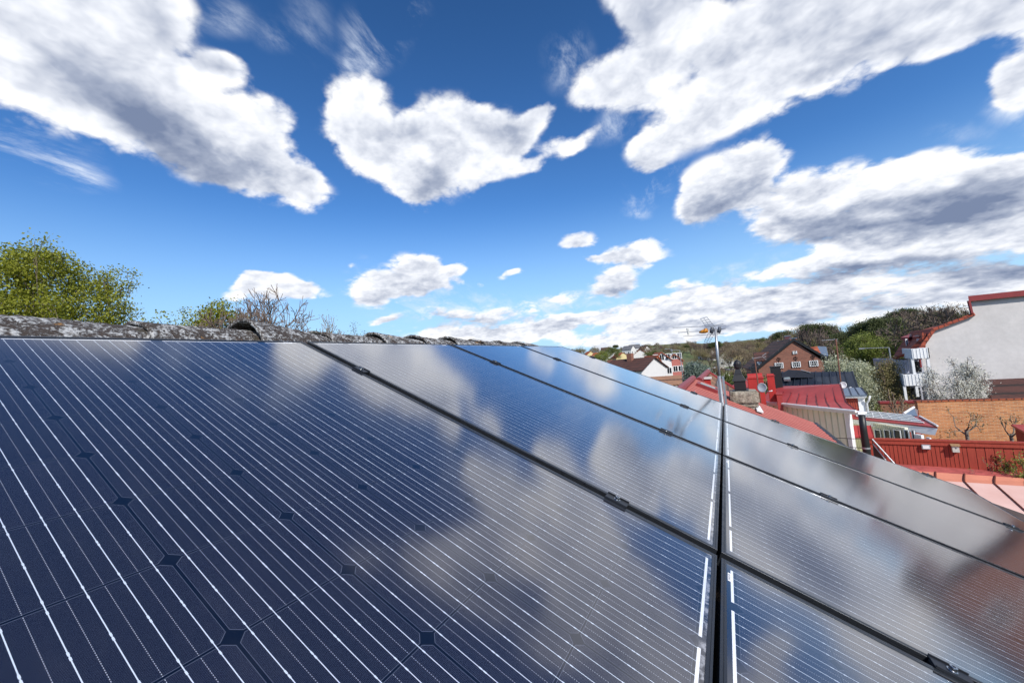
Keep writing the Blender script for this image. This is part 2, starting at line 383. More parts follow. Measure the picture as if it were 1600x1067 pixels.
# dotted finger ends midway between the busbars
dt = M('ADD', bt, 0.5); di = M('ROUND', dt)
dd = M('MULTIPLY', M('ABSOLUTE', M('SUBTRACT', dt, di)), BP)
dot = M('MULTIPLY', M('LESS_THAN', dd, 0.00032), M('LESS_THAN', M('ABSOLUTE', M('SUBTRACT', di, 0.5)), 2.4))
dot = M('MULTIPLY', M('MULTIPLY', dot, cellm), M('LESS_THAN', M('FRACT', M('DIVIDE', fb, 0.0032)), 0.55))
fing = M('MULTIPLY', M('LESS_THAN', M('FRACT', M('DIVIDE', fb, 0.0016)), 0.07), cellm)
# collecting ribbons at both ends of the strings
def ribbon(xc, phase):
    k = M('DIVIDE', M('SUBTRACT', xyz[1], MU), CP)
    ph = M('FRACT', M('DIVIDE', M('ADD', k, phase), 2.0))
    seg = M('MULTIPLY', M('GREATER_THAN', ph, 0.045), M('LESS_THAN', ph, 0.955))
    ends = M('MULTIPLY', M('GREATER_THAN', k, 0.10), M('LESS_THAN', k, 5.90))
    return M('MULTIPLY', M('MULTIPLY', seg, ends), M('LESS_THAN', M('ABSOLUTE', M('SUBTRACT', xyz[0], xc)), 0.0027))
rib = M('MAXIMUM', ribbon(MV + 10 * CP + 0.0062, 0.0), ribbon(MV - 0.0078, 1.0))
silver = M('MAXIMUM', bus, rib)
grain = g.noise(tc, 900.0, 2, 0.6)
cloudy = g.noise(tc, 5.0, 4, 0.6)
cid = g.node('ShaderNodeTexWhiteNoise'); cid.noise_dimensions = '2D'
g.put(cid.inputs[0], g.comb(ia, ib, 0.0))
cellc = g.mix(g.m('ADD', g.m('MULTIPLY', grain, 0.5), g.m('MULTIPLY', cid.outputs[0], 0.2)), (0.002, 0.002, 0.007, 1), (0.014, 0.012, 0.026, 1))
cellc = g.mix(fing, cellc, (0.16, 0.18, 0.23, 1))
base = g.mix(cellm, (0.002, 0.002, 0.004, 1), cellc)
base = g.mix(M('MULTIPLY', edge, 0.45), base, (0.16, 0.18, 0.24, 1))
base = g.mix(dot, base, (0.40, 0.43, 0.50, 1))
base = g.mix(bus, base, (0.62, 0.70, 0.82, 1))
base = g.mix(rib, base, (0.86, 0.88, 0.92, 1))
dust = g.rng(g.noise(tc, 260.0, 2, 0.5), 0.70, 0.78)
base = g.mix(M('MULTIPLY', dust, 0.035), base, (0.5, 0.5, 0.5, 1))
film = g.m('ADD', g.rng(g.noise(g.mapping(tc, scale=(1, 2.2, 1)), 6.0, 6, .65), .45, .8, 0, .016), g.m('MULTIPLY', g.rng(xyz[0], PL - .030, PL - .013), g.rng(g.noise(tc, 55.0, 5, .7), .42, .62, 0, .55)))
base = g.mix(film, base, (0.55, 0.56, 0.60, 1))
setp(g, Base_Color=base, Roughness=g.rng(g.noise(tc, 3.0, 4, .6), .3, .7, 0.095, 0.13), Metallic=0.0)
g.bsdf.inputs['IOR'].default_value = 1.75
g.bsdf.inputs['Coat Weight'].default_value = 1.0; g.bsdf.inputs['Coat IOR'].default_value = 1.8; g.bsdf.inputs['Coat Roughness'].default_value = 0.11
g.bsdf.inputs['Specular Tint'].default_value = (0.86, 0.84, 1.0, 1)

def ring_frame(W_, L_):
    prof = [(0.0, -0.035), (0.0, -0.0004), (0.0004, 0.0), (0.0044, 0.0), (0.0048, -0.0010), (0.0058, -0.0010), (0.0062, 0.0), (0.0106, 0.0), (0.0112, -0.0016), (0.0112, -0.0050)]
    mb = MB(); vs = []
    for d, z in prof: vs += [(d, d, z), (L_ - d, d, z), (L_ - d, W_ - d, z), (d, W_ - d, z)]
    fs = []
    for i in range(len(prof) - 1):
        for k in range(4): fs.append((i*4+k, i*4+(k+1)%4, (i+1)*4+(k+1)%4, (i+1)*4+k))
    mb.add(vs, fs)
    prof2 = [(0.0, -0.035), (0.024, -0.035), (0.024, -0.0335), (0.0016, -0.0335)]
    vs = []
    for d, z in prof2: vs += [(d, d, z), (L_ - d, d, z), (L_ - d, W_ - d, z), (d, W_ - d, z)]
    mb.add(vs, [(i*4+k, (i+1)*4+k, (i+1)*4+(k+1)%4, i*4+(k+1)%4) for i in range(3) for k in range(4)])
    return mb
def make_panel():
    root = empty('solar_panel', (0, 0, 0))
    ring_frame(PW, PL).build('frame', m_frame, root)
    mb = MB(); e = 0.0113; z = -0.0016
    mb.add([(e, e, z), (PL - e, e, z), (PL - e, PW - e, z), (e, PW - e, z), (e, e, z - .004), (PL - e, e, z - .004), (PL - e, PW - e, z - .004), (e, PW - e, z - .004)],
           [(0, 1, 2, 3), (7, 6, 5, 4), (0, 4, 5, 1), (1, 5, 6, 2), (2, 6, 7, 3), (3, 7, 4, 0)])
    mb.build('cell_sheet', m_cell, root)
    # small white serial number sticker below the glass corner
    lab = MB(); x0 = 0.0165; y1 = PW - 0.052
    lab.box((x0 - .0028, y1 - 0.034, z), (x0 + 0.0060, y1, z + 0.0003), 0)
    # its printing: a bar code and a row of digits
    rnd = random.Random(4); yy = y1 - 0.031
    while yy < y1 - 0.004:
        w_ = rnd.choice([0.0004, 0.0007, 0.0011]); lab.box((x0 - .0018, yy, z + .0003), (x0 + 0.0016, yy + w_, z + 0.00036), 1); yy += w_ + rnd.choice([0.0005, 0.0008])
    for k in range(9):
        y_ = y1 - 0.030 + k * 0.003; lab.box((x0 + .0026, y_, z + .0003), (x0 + .0048, y_ + .0004, z + .00036), 1)
        lab.box((x0 + .0026, y_ + .0010, z + .0003), (x0 + .0030, y_ + .0016, z + .00036), 1)
    lab.build('serial_sticker', [plain('white sticker', (0.85, 0.86, 0.88), 0.4, var=.03), plain('sticker print', (0.08, 0.08, 0.12), .5)], root)
    return root
proto = make_panel()
PLAB = {(0,0): 'big nearest solar panel of the upper row filling the left foreground', (0,1): 'second solar panel of the upper row counted from the viewer',
        (0,2): 'third solar panel of the upper row counted from the viewer', (0,3): 'farthest solar panel of the upper row, by the antenna mast',
        (1,0): 'nearest solar panel of the lower row, cut by the bottom edge beside the gap', (1,1): 'second solar panel of the lower row with dark building reflections',
        (1,2): 'third solar panel of the lower row counted from the viewer', (1,3): 'farthest solar panel of the lower row, along the roof edge below the chimney'}
first = True
for r in range(2):
    for k in range(4):
        o = proto if first else copy_tree(proto); first = False
        u0 = (k - 1) * (PW + GU) + GU / 2; v0 = r * (PL + GV)
        o.matrix_world = frame_mat(pl(u0, v0)); tag(o, PLAB[(r, k)], 'solar panel', 'black framed solar panels on the roof')

def make_clamp(end=False):
    root = empty('panel_clamp', (0, 0, 0))
    w = 0.037 if not end else 0.022
    mb = MB()                                    # hat-shaped bracket lying over both frames
    y0, y1 = (-w / 2, w / 2) if not end else (-0.014, 0.012)
    mb.box((-0.030, y0, 0.0), (0.030, y1, 0.0035))
    mb.box((-0.030, y0, 0.0035), (0.030, y0 + 0.003, 0.0065)); mb.box((-0.030, y1 - 0.003, 0.0035), (0.030, y1, 0.0065))
    mb.box((-0.030, -0.010, -0.030), (-0.026, 0.010, -0.0005)); mb.box((0.026, -0.010, -0.030), (0.030, 0.010, -0.0005))
    mb.build('bracket', m_clamp, root, bevel=0.0008)
    bm_ = MB(); bm_.tube([(0, 0, 0.0035), (0, 0, 0.0055)], 0.0085, 20); bm_.tube([(0, 0, 0.0055), (0, 0, 0.0125)], 0.0062, 16); 
    bl = bm_.build('bolt', m_steel, root, bevel=0.0006)
    hx = MB(); hx.tube([(0, 0, 0.01252), (0, 0, 0.0127)], 0.0032, 6); hx.build('socket', m_black, bl)
    return root
m_clamp = plain('dark clamp aluminium', (0.03, 0.033, 0.04), 0.35, metal=0.5, var=.1)
m_steel = plain('stainless steel', (0.55, 0.56, 0.58), 0.25, metal=1.0, var=.05)
mid_c = make_clamp(); end_c = make_clamp(True); fm = fe = True
ORD = ['topmost', 'second from top', 'third from top', 'lowest']; SEAM = ['the nearest panel joint', 'the second panel joint', 'the third panel joint', 'the far outer edge of the panels']
for k in range(4):
    for i, v_ in enumerate((0.362, 1.392, 2.065, 3.072)):
        if k == 0 and i == 3: pass
        if k < 3: o = mid_c if fm else copy_tree(mid_c); fm = False; u_ = k * (PW + GU)
        else: o = end_c if fe else copy_tree(end_c); fe = False; u_ = 3 * (PW + GU) - GU / 2 + 0.003
        o.matrix_world = frame_mat(pl(u_, v_, 0.0003)); tag(o, 'black panel clamp, %s on %s' % (ORD[i], SEAM[k]), 'clamp', 'clamps holding the panels down')
# mounting rails under the panels
m_rail = plain('rail aluminium', (0.30, 0.31, 0.33), 0.4, metal=0.8, var=.1)
for i, v_ in enumerate((0.362, 1.392, 2.065, 3.072)):
    mb = MB(); mb.box((-0.02, -1.05, -0.075), (0.02, 3 * (PW + GU) + 0.03, -0.0352)); o = mb.build('mounting_rail', m_rail)
    o.matrix_world = frame_mat(pl(0, v_)); tag(o, 'aluminium mounting rail under the panels, %s of four' % ['uppermost', 'second', 'third', 'lowest'][i], 'rail', 'rails under the panels')

# ================================================================== the viewer's own house
m_lichen, g = mat('lichen covered ridge tile')
tc = g.node('ShaderNodeTexCoord').outputs['Object']
v1 = g.node('ShaderNodeTexVoronoi'); v1.inputs['Scale'].default_value = 60; v1.inputs['Randomness'].default_value = 1; g.put(v1.inputs['Vector'], g.vm('ADD', tc, g.vm('SCALE', g.node('ShaderNodeTexNoise').outputs['Color'], scale=0.01)))
big_ = g.noise(tc, 19, 5, .68); sm_ = g.noise(tc, 105, 6, .74)
lm = g.rng(M('ADD', M('MULTIPLY', big_, 0.9), M('MULTIPLY', sm_, 1.1)), 0.955, 1.075)
lm = M('MULTIPLY', lm, g.rng(v1.outputs['Distance'], 0.95, 0.45))
dark = g.mix(g.noise(tc, 130, 4, .7), (0.018, 0.013, 0.012, 1), (0.085, 0.065, 0.055, 1))
pale = g.mix(g.noise(tc, 300, 3, .6), (0.24, 0.25, 0.26, 1), (0.68, 0.68, 0.68, 1))
colr = g.mix(lm, dark, pale)
colr = g.mix(g.rng(g.noise(g.vm('ADD', tc, (3, 1, 2)), 11, 4, .6), 0.66, 0.72, 0, .9), colr, (0.45, 0.22, 0.05, 1))
colr = g.mix(g.rng(g.noise(g.vm('ADD', tc, (7, 5, 2)), 9, 3, .6), 0.62, 0.70, 0, .6), colr, (0.05, 0.055, 0.025, 1))
setp(g, Base_Color=colr, Roughness=0.95)
bump(g, M('ADD', M('MULTIPLY', lm, .5), sm_), 0.8, 0.006)
m_rooftile = plain('dark clay roof', (0.07, 0.045, 0.038), 0.85, var=.3, scale=8, bumps=.01)
m_plaster = plain('pale plaster', (0.55, 0.50, 0.42), 0.9, var=.06, scale=1.5, bumps=.003)
m_white = plain('white paint', (0.78, 0.79, 0.80), 0.5, var=.04, scale=2)

house = empty('house', (0, 0, 0), 'house under the viewer with lichen covered ridge tiles and the solar panels on its roof', 'house')
UH, VE = 3.86, 4.0
RN = -0.135
ridge_pt = pl(0, -0.17, RN)
mb = MB()
mb.slab([pl(-6, -0.17, RN), pl(UH, -0.17, RN), pl(UH, VE, RN), pl(-6, VE, RN)], 0.12)
mir = lambda p: np.array([2 * ridge_pt[0] - p[0], p[1], p[2]])
mb.slab([mir(pl(UH, -0.165, RN)), mir(pl(-6, -0.165, RN)), mir(pl(-6, VE, RN)), mir(pl(UH, VE, RN))], 0.12)
mb.build('roof', m_rooftile, house)
ex = pl(0, VE - 0.5, RN - .13); xm = mir(ex)
mb = MB(); zt = ex[2]
mb.hexa([(xm[0], -5.6, 0), (ex[0], -5.6, 0), (ex[0], UH - .35, 0), (xm[0], UH - .35, 0), (xm[0], -5.6, zt), (ex[0], -5.6, zt), (ex[0], UH - .35, zt), (xm[0], UH - .35, zt)])
rz = pl(0, -0.17, RN - .14)[2]
mb.add([(xm[0], -5.6, zt), (ex[0], -5.6, zt), (ridge_pt[0], -5.6, rz), (xm[0], UH - .35, zt), (ex[0], UH - .35, zt), (ridge_pt[0], UH - .35, rz)], [(0, 1, 2), (5, 4, 3)])
mb.build('wall', m_plaster, house)
mb = MB(); gp = pl(0, VE + .06, RN - .03)
vs = []
for k in range(9):
    a = math.pi * k / 8; vs.append((gp[0] - 0.075 * math.cos(a) , gp[2] - 0.075 * math.sin(a)))
for (x0, z0), (x1, z1) in zip(vs[:-1], vs[1:]):
    mb.quad((x0, -6, z0), (x0, UH, z0), (x1, UH, z1), (x1, -6, z1))
    mb.quad((x0*1.0, -6, z0 - .003), (x1, -6, z1 - .003), (x1, UH, z1 - .003), (x0, UH, z0 - .003))
mb.build('gutter', plain('grey white gutter', (.6, .62, .66), .35, var=.05), house)
# ridge tiles: overlapping half cones, wide lip towards the viewer's side
rt_rnd = random.Random(8)
def ridge_tile(y0, y1, r0, r1, lift, tw):
    mb = MB(); ny, na = 30, 30; th = 0.016
    vs = []
    for shell in (0, 1):
        for i in range(ny + 1):
            t = i / ny; y = y0 + (y1 - y0) * t; r = r0 + (r1 - r0) * t + (0.005 if t < .12 else 0) * (1 - t / .12 if t < .12 else 0) - th * shell
            for j in range(na + 1):
                a = math.radians(-8) + math.radians(196) * j / na
                w = 0.0035 * math.sin(9 * y + 5 * a) + rt_rnd.uniform(-.0032, .0032) * (1 - shell)
                vs.append((-(r + w) * math.cos(a) * 1.08, y + rt_rnd.uniform(-.003, .003) * (i in (0, ny)), (r + w) * math.sin(a) * 0.92 + lift * (1 - t)))
    n1 = (ny + 1) * (na + 1); ix = lambda s, i, j: s * n1 + i * (na + 1) + j
    fs = []
    for i in range(ny):
        for j in range(na):
            fs.append((ix(0,i,j), ix(0,i,j+1), ix(0,i+1,j+1), ix(0,i+1,j))); fs.append((ix(1,i,j), ix(1,i+1,j), ix(1,i+1,j+1), ix(1,i,j+1)))
    for j in range(na):
        fs.append((ix(0,0,j), ix(1,0,j), ix(1,0,j+1), ix(0,0,j+1))); fs.append((ix(0,ny,j), ix(0,ny,j+1), ix(1,ny,j+1), ix(1,ny,j)))
    mb.add(vs, fs)
    o = mb.build('ridge_tile', m_lichen, house, smooth=True)
    o.location = (ridge_pt[0] + 0.012, 0, ridge_pt[2] - 0.018 - 0.0085 * (y0 + 0.8)); o.rotation_euler.z = tw
    return o
ys = [-1.93, -1.55, -1.18, -0.84, -0.495, -0.155, 0.19, 0.535, 0.875, 1.21, 1.58, 1.92, 2.33]
for i, y in enumerate(ys):
    big = {5: 0.016, 4: 0.002}.get(i, rt_rnd.uniform(0, .005))
    y1 = ys[i + 1] + 0.05 if i + 1 < len(ys) else 2.72
    ridge_tile(y, y1, 0.147 + big, 0.142 + rt_rnd.uniform(-.003, .003), 0.016 + big * 1.2, 0)

# ================================================================== plants
def leafmat(name, c1, c2, trans=0.25, scale=0.8):
    m_, g = mat(name)
    tc = g.node('ShaderNodeTexCoord').outputs['Object']
    oi = g.node('ShaderNodeNewGeometry').outputs['Random Per Island']
    f = g.m('ADD', g.m('MULTIPLY', oi, 0.6), g.m('MULTIPLY', g.noise(tc, scale, 3, .6), 0.5))
    c = g.mix(f, tuple(c1) + (1,), tuple(c2) + (1,))
    setp(g, Base_Color=c, Roughness=0.6)
    g.bsdf.inputs['Specular IOR Level'].default_value = 0.3
    tr = g.node('ShaderNodeBsdfTranslucent'); g.put(tr.inputs[0], c)
    mx = g.node('ShaderNodeMixShader'); mx.inputs[0].default_value = trans
    out = g.n['Material Output']; g.l.new(g.bsdf.outputs[0], mx.inputs[1]); g.l.new(tr.outputs[0], mx.inputs[2]); g.l.new(mx.outputs[0], out.inputs[0])
    return m_
m_bark = plain('brown bark', (0.09, 0.07, 0.055), 0.9, var=.25, scale=6)
m_barkgrey = plain('grey bark', (0.20, 0.18, 0.16), 0.9, var=.25, scale=6)
m_twig = plain('dark twigs', (0.15, 0.11, 0.09), 0.9, var=.2, scale=2)
m_twigpale = plain('brown spring twigs', (0.22, 0.17, 0.125), 0.9, var=.2, scale=2)
L_maple = leafmat('yellow green spring leaves', (0.13, 0.155, 0.014), (0.35, 0.36, 0.04))
L_lime = leafmat('fresh lime leaves', (0.11, 0.15, 0.03), (0.30, 0.34, 0.08))
L_green = leafmat('mid green leaves', (0.07, 0.095, 0.025), (0.19, 0.22, 0.07))
L_olive = leafmat('olive brown buds', (0.13, 0.12, 0.045), (0.34, 0.29, 0.13))
L_dark = leafmat('dark pine needles', (0.045, 0.06, 0.025), (0.13, 0.15, 0.06))
L_white = leafmat('white blossom', (0.42, 0.42, 0.34), (0.85, 0.84, 0.78), .15)
L_cream = leafmat('creamy blossom and young leaves', (0.18, 0.22, 0.08), (0.75, 0.75, 0.58), .15)
L_grey = leafmat('silver grey leaves', (0.08, 0.11, 0.08), (0.24, 0.30, 0.25), .15)
L_brown = leafmat('brown hill twigs', (0.12, 0.095, 0.06), (0.34, 0.26, 0.17), .2, .3)

def skeleton(rnd, h, spread, levels, trunk_h, r0, n0=5, up=0.35, droop=0.0, nchild=(3, 4)):
    segs = []; tips = []
    def rv(): return Vector((rnd.gauss(0, 1), rnd.gauss(0, 1), rnd.gauss(0, 1)))
    def grow(p, d, ln, r, lv):
        n = 4; pts = [p.copy()]; rr = [r]; dd = d.copy()
        for i in range(n):
            dd = (dd + rv() * 0.10 + Vector((0, 0, 1)) * (up * 0.12 - droop * lv * .05)).normalized()
            p = p + dd * (ln / n); pts.append(p.copy()); rr.append(r * (1 - 0.5 * (i + 1) / n))
        segs.append((pts, rr, lv))
        if lv >= levels: tips.append((pts[-1], dd)); tips.append((pts[2], dd)); return
        k = rnd.randint(*nchild)
        for c in range(k):
            t = rnd.choice([2, 3, 4, 4]) if c else 4
            a = rv(); side = (a - dd * a.dot(dd)).normalized()
            nd = (dd * rnd.uniform(.55, .95) + side * rnd.uniform(.45, .85) * spread).normalized()
            grow(pts[t], nd, ln * rnd.uniform(.58, .80), rr[t] * .62, lv + 1)
    top = Vector((0, 0, trunk_h))
    segs.append(([Vector((0, 0, -.3)), Vector((0, 0, trunk_h * .5)), top], [r0 * 1.25, r0, r0 * .85], 0))
    L0 = (h - trunk_h) * 0.42
    for i in range(n0):
        an = 2 * math.pi * (i + rnd.random() * .6) / n0
        e = rnd.uniform(.45, 1.4)
        grow(top + Vector((0, 0, -rnd.random() * trunk_h * .15)), Vector((math.cos(an) * spread, math.sin(an) * spread, e)).normalized(), L0 * rnd.uniform(.8, 1.15), r0 * .5, 1)
    return segs, tips
def fit_tips(segs, tips, h, rad):
    zs = max(max(p.z for p in s[0]) for s in segs); xs = sorted(max(abs(p.x), abs(p.y)) for s in segs for p in s[0])[-12]
    kz = h / zs; kx = rad / xs
    for s in segs:
        for p in s[0]: p.x *= kx; p.y *= kx; p.z *= kz
    return [(Vector((p.x * (1), p.y, p.z)), d) for p, d in tips], kx, kz
def leaves(rnd, centres, per, size, sig, flat=0.6):
    C_ = np.array(centres); n = len(C_) * per
    rs = np.random.RandomState(rnd.randint(0, 99999))
    P = np.repeat(C_, per, 0) + rs.normal(0, 1, (n, 3)) * np.array([sig, sig, sig * flat])
    a = rs.normal(0, 1, (n, 3)); a /= np.linalg.norm(a, axis=1)[:, None]
    b = rs.normal(0, 1, (n, 3)); b -= a * (a * b).sum(1)[:, None]; b /= np.linalg.norm(b, axis=1)[:, None]
    s = size * rs.uniform(.6, 1.3, (n, 1))
    q = np.stack([P - a * s * .5, P + b * s * .32, P + a * s * .5, P - b * s * .32], 1).reshape(-1, 3)
    return q
def mesh_quads(name, q, m_, parent):
    n = len(q) // 4; me = bpy.data.meshes.new(name)
    me.vertices.add(len(q)); me.vertices.foreach_set('co', q.astype(np.float32).ravel())
    me.loops.add(n * 4); me.loops.foreach_set('vertex_index', np.arange(n * 4, dtype=np.int32))
    me.polygons.add(n); me.polygons.foreach_set('loop_start', np.arange(0, n * 4, 4, dtype=np.int32)); me.polygons.foreach_set('loop_total', np.full(n, 4, np.int32))
    me.materials.append(m_); me.update(calc_edges=True)
    o = bpy.data.objects.new(name, me); COL.objects.link(o)
    if parent is not None: o.parent = parent
    return o
def tree(name, base, h, rad, label, seed=1, leaf=None, per=14, lsize=.16, sig=.25, levels=4, spread=.8, trunk_h=None, r0=None, bark=None, twig=None, n0=5, nchild=(3, 4), group=None, twr=1.0, cat='tree', up=.35, minr=.008, fill=0):
    rnd = random.Random(seed)
    trunk_h = trunk_h if trunk_h is not None else h * .25
    r0 = r0 or h * .016
    segs, tips = skeleton(rnd, h, spread, levels, trunk_h, r0, n0, up, nchild=nchild)
    tips, kx, kz = fit_tips(segs, tips, h * .97, rad * .95)
    root = empty(name, tuple(base), label, cat, group)
    lim = max(1, levels - 2)
    tb = MB(); cb = MB()
    for pts, rr, lv in segs:
        if lv <= lim: tb.tube(pts, [max(r, minr) for r in rr], 7 if lv < 2 else 5, cap=False)
        else: cb.tube(pts, [max(r * twr, minr) for r in rr], 3, cap=False)
    tb.build('trunk', bark or m_bark, root, smooth=True)
    cr_ = cb.build('crown', twig or m_twig, root)
    if leaf is not None:
        cen = [tuple(p) for p, d in tips]
        for _ in range(fill):      # more leaf clusters over the rounded outside of the crown
            a_ = rnd.random() * 6.283; ph = rnd.uniform(-.25, 1.5); k_ = rnd.uniform(.80, 1.0) if rnd.random() < .7 else rnd.uniform(.4, .8)
            cen.append((math.cos(a_) * math.cos(ph) * rad * k_, math.sin(a_) * math.cos(ph) * rad * k_, h * .56 + math.sin(ph) * h * .43 * k_))
        q = leaves(rnd, cen, per, lsize, sig)
        mesh_quads('foliage', q, leaf, cr_)
    return root
def gz(p, z=0.0): return (float(p[0]), float(p[1]), z)

def hgt(x, y):
    """height of the ground: the old town is flat, the hills rise behind it"""
    r = math.hypot(x, y); a = math.degrees(math.atan2(x, y))
    w_ = min(1, max(0, (-a - 1) / 3)) if a > -40 else 0
    t = min(1, max(0, (r - (150 - 50 * w_)) / (520 - 150 * w_))); t = t * t * (3 - 2 * t)
    k = (15 + 4 * w_ if a < 0 else 15 - 6 * min(1, a / 12)) + 3 * math.sin(a * .13 + 1) + 2 * math.sin(a * .41)
    t2 = min(1, max(0, (r - 55) / 90)); t2 = t2 * t2 * (3 - 2 * t2)
    k2 = 2.0 * min(1, max(0, (a - 12) / 12))
    return t * k + t2 * k2 + (0.6 * t) * math.sin(x * .02) * math.cos(y * .017)

def top(px, py, dist): return float(atd(px, py, dist)[2])
def rad(px0, px1, dist): return dist * math.tan(abs(math.atan((px1 - 800) / FPX) - math.atan((px0 - 800) / FPX)) / 2)

# ---- trees behind the ridge, left
p = atd(48, 600, 32); tree('maple_tree', gz(p), top(70, 388, 32), 4.7, 'large round maple with yellow green spring leaves behind the ridge at far left', 3, L_maple, 50, .12, .27, fill=700, levels=5, nchild=(3, 3), spread=1.1, r0=.28, n0=7, trunk_h=5.0, minr=.012)
p = atd(322, 600, 40); tree('maple_tree', gz(p), top(322, 466, 40), 4.3, 'low yellow green leafed tree behind the bare tree left of centre', 9, L_maple, 34, .18, .32, fill=120, levels=4, nchild=(3, 4), spread=1.0, n0=7, trunk_h=6.0, minr=.012)
p = atd(372, 600, 34); tree('bare_tree', gz(p), top(372, 426, 34), 7.2, 'leafless spreading tree with fine dark twigs against the sky behind the ridge', 12, None, levels=6, nchild=(3, 4), spread=1.0, r0=.26, n0=10, trunk_h=5.5, minr=.021, twr=1.3)
p = atd(507, 600, 46); tree('budding_tree', gz(p), top(507, 486, 46), 3.6, 'small thin twigged tree just behind the ridge right of the bare tree', 5, L_olive, 3, .10, .25, levels=5, nchild=(3, 4), spread=.8, n0=6, trunk_h=6.0, minr=.026, twr=1.4, twig=m_twigpale)
p = atd(573, 600, 52); tree('budding_tree', gz(p), top(573, 500, 52), 2.4, 'tiny treetop with sparse pale leaves peeping over the ridge near the centre', 6, L_grey, 8, .14, .25, levels=4, nchild=(3, 4), spread=.7, n0=5, trunk_h=7.0, minr=.012)

# ================================================================== ground and hills
m_ground, g = mat('grass and earth')
tc = g.node('ShaderNodeTexCoord').outputs['Object']
n1 = g.noise(tc, .03, 6, .6); n2 = g.noise(tc, .9, 6, .65)
gc = g.mix(g.rng(n1, .38, .62), (0.075, 0.11, 0.028, 1), (0.10, 0.085, 0.05, 1))
gc = g.mix(g.m('MULTIPLY', n2, .6), gc, (0.15, 0.17, 0.055, 1)); setp(g, Base_Color=gc, Roughness=.95)
xs_ = list(np.arange(-1500, 1501, 30.0)); NG = len(xs_)
far_ = [-4500, -3000, -2200]
xs_ = far_ + xs_ + [2200, 3000, 4500]; NG = len(xs_)
mb = MB(); mb.v = [(x, y, hgt(x, y) if max(abs(x), abs(y)) < 1600 else hgt(x * .4, y * .4) * .9) for y in xs_ for x in xs_]
mb.f = [(j * NG + i, j * NG + i + 1, (j + 1) * NG + i + 1, (j + 1) * NG + i) for j in range(NG - 1) for i in range(NG - 1)]; mb.mi = [0] * len(mb.f)
tag(mb.build('ground', m_ground, smooth=True), kind='structure')
m_asph = plain('asphalt', (0.11, 0.11, 0.115), .9, var=.1, scale=.5)
m_pave = plain('pale paving', (0.34, 0.32, 0.30), .9, var=.08, scale=.6)
def strip(name, pts, w, m_, lift):
    P = [Vector((p[0], p[1], 0)) for p in pts]; mb = MB(); L_, R_ = [], []
    fine_ = []
    for i in range(len(P) - 1):
        for k in range(12): fine_.append(P[i].lerp(P[i + 1], k / 12))
    fine_.append(P[-1])
    for i, p in enumerate(fine_):
        t = (fine_[min(i + 1, len(fine_) - 1)] - fine_[max(i - 1, 0)]).normalized(); s_ = Vector((t.y, -t.x, 0)) * w / 2
        for lst, q in ((L_, p - s_), (R_, p + s_)): lst.append((q.x, q.y, hgt(q.x, q.y) + lift))
    for i in range(len(L_) - 1): mb.quad(L_[i], R_[i], R_[i + 1], L_[i + 1])
    return tag(mb.build(name, m_), kind='structure')

# ------------------------------------------------------------------ building helpers
def wire_boards(g, tc, axis, pitch, gap):
    v = g.sep(tc)[axis]; t = g.m('FRACT', g.m('DIVIDE', v, pitch)); return g.m('LESS_THAN', t, gap / pitch)
def courses(name, c1, c2, mortar, bw, bh, rough=.9, axis='xz', msz=.02, var=.5):
    """brick or tile pattern in the object's own metres"""
    m_, g = mat(name); tc = g.node('ShaderNodeTexCoord').outputs['Object']; s_ = g.sep(tc)
    if axis == 'xz': vec = g.comb(g.m('ADD', s_[0], s_[1]), s_[2], 0)
    else: vec = g.comb(s_[0], s_[1], 0)
    b = g.node('ShaderNodeTexBrick'); g.put(b.inputs['Vector'], vec)
    b.inputs['Color1'].default_value = tuple(c1) + (1,); b.inputs['Color2'].default_value = tuple(c2) + (1,); b.inputs['Mortar'].default_value = tuple(mortar) + (1,)
    b.inputs['Scale'].default_value = 1; b.inputs['Brick Width'].default_value = bw; b.inputs['Row Height'].default_value = bh; b.inputs['Mortar Size'].default_value = msz; b.inputs['Bias'].default_value = -.1
    n = g.noise(tc, 1.2, 6, .65); n2 = g.noise(tc, 7, 4, .6)
    f = g.m('ADD', g.m('MULTIPLY', g.m('SUBTRACT', n, .5), var * 2), g.m('MULTIPLY', g.m('SUBTRACT', n2, .5), var * 1.2))
    setp(g, Base_Color=g.vm('SCALE', b.outputs[0], scale=g.m('ADD', 1.0, f)), Roughness=rough)
    bump(g, b.outputs['Fac'], -.3, .01)
    return m_
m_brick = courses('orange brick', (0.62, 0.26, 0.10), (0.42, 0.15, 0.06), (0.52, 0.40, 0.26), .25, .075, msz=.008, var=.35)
m_brickdark = courses('aged brick', (0.30, 0.13, 0.07), (0.20, 0.08, 0.05), (0.28, 0.20, 0.14), .25, .075, msz=.008, var=.5)  # darker, browner brick tone than the orange one
m_brickbrown = courses('brown red brick', (0.27, 0.105, 0.070), (0.19, 0.070, 0.050), (0.26, 0.16, 0.12), .25, .075, msz=.008, var=.2)
m_tileorange = courses('orange clay tiles', (0.48, 0.12, 0.045), (0.36, 0.085, 0.035), (0.12, 0.035, 0.02), .25, .32, msz=.03, var=.3)
m_tilebrown = courses('weathered brown tiles', (0.12, 0.042, 0.030), (0.075, 0.030, 0.024), (0.03, 0.018, 0.015), .25, .32, msz=.04, var=.5)
m_tiletan = courses('tan tiles', (0.42, 0.22, 0.12), (0.33, 0.17, 0.10), (0.10, 0.05, 0.03), .25, .34, msz=.03, var=.3)
m_tileold = courses('lichen spotted old tiles', (0.34, 0.16, 0.08), (0.22, 0.13, 0.08), (0.08, 0.05, 0.04), .22, .3, msz=.04, var=.9)
m_redmetal = plain('red sheet metal roof', (0.38, 0.045, 0.042), .5, var=.22, scale=1.1)
m_redbody = plain('red paint', (0.40, 0.022, 0.018), .55, var=.15, scale=3)
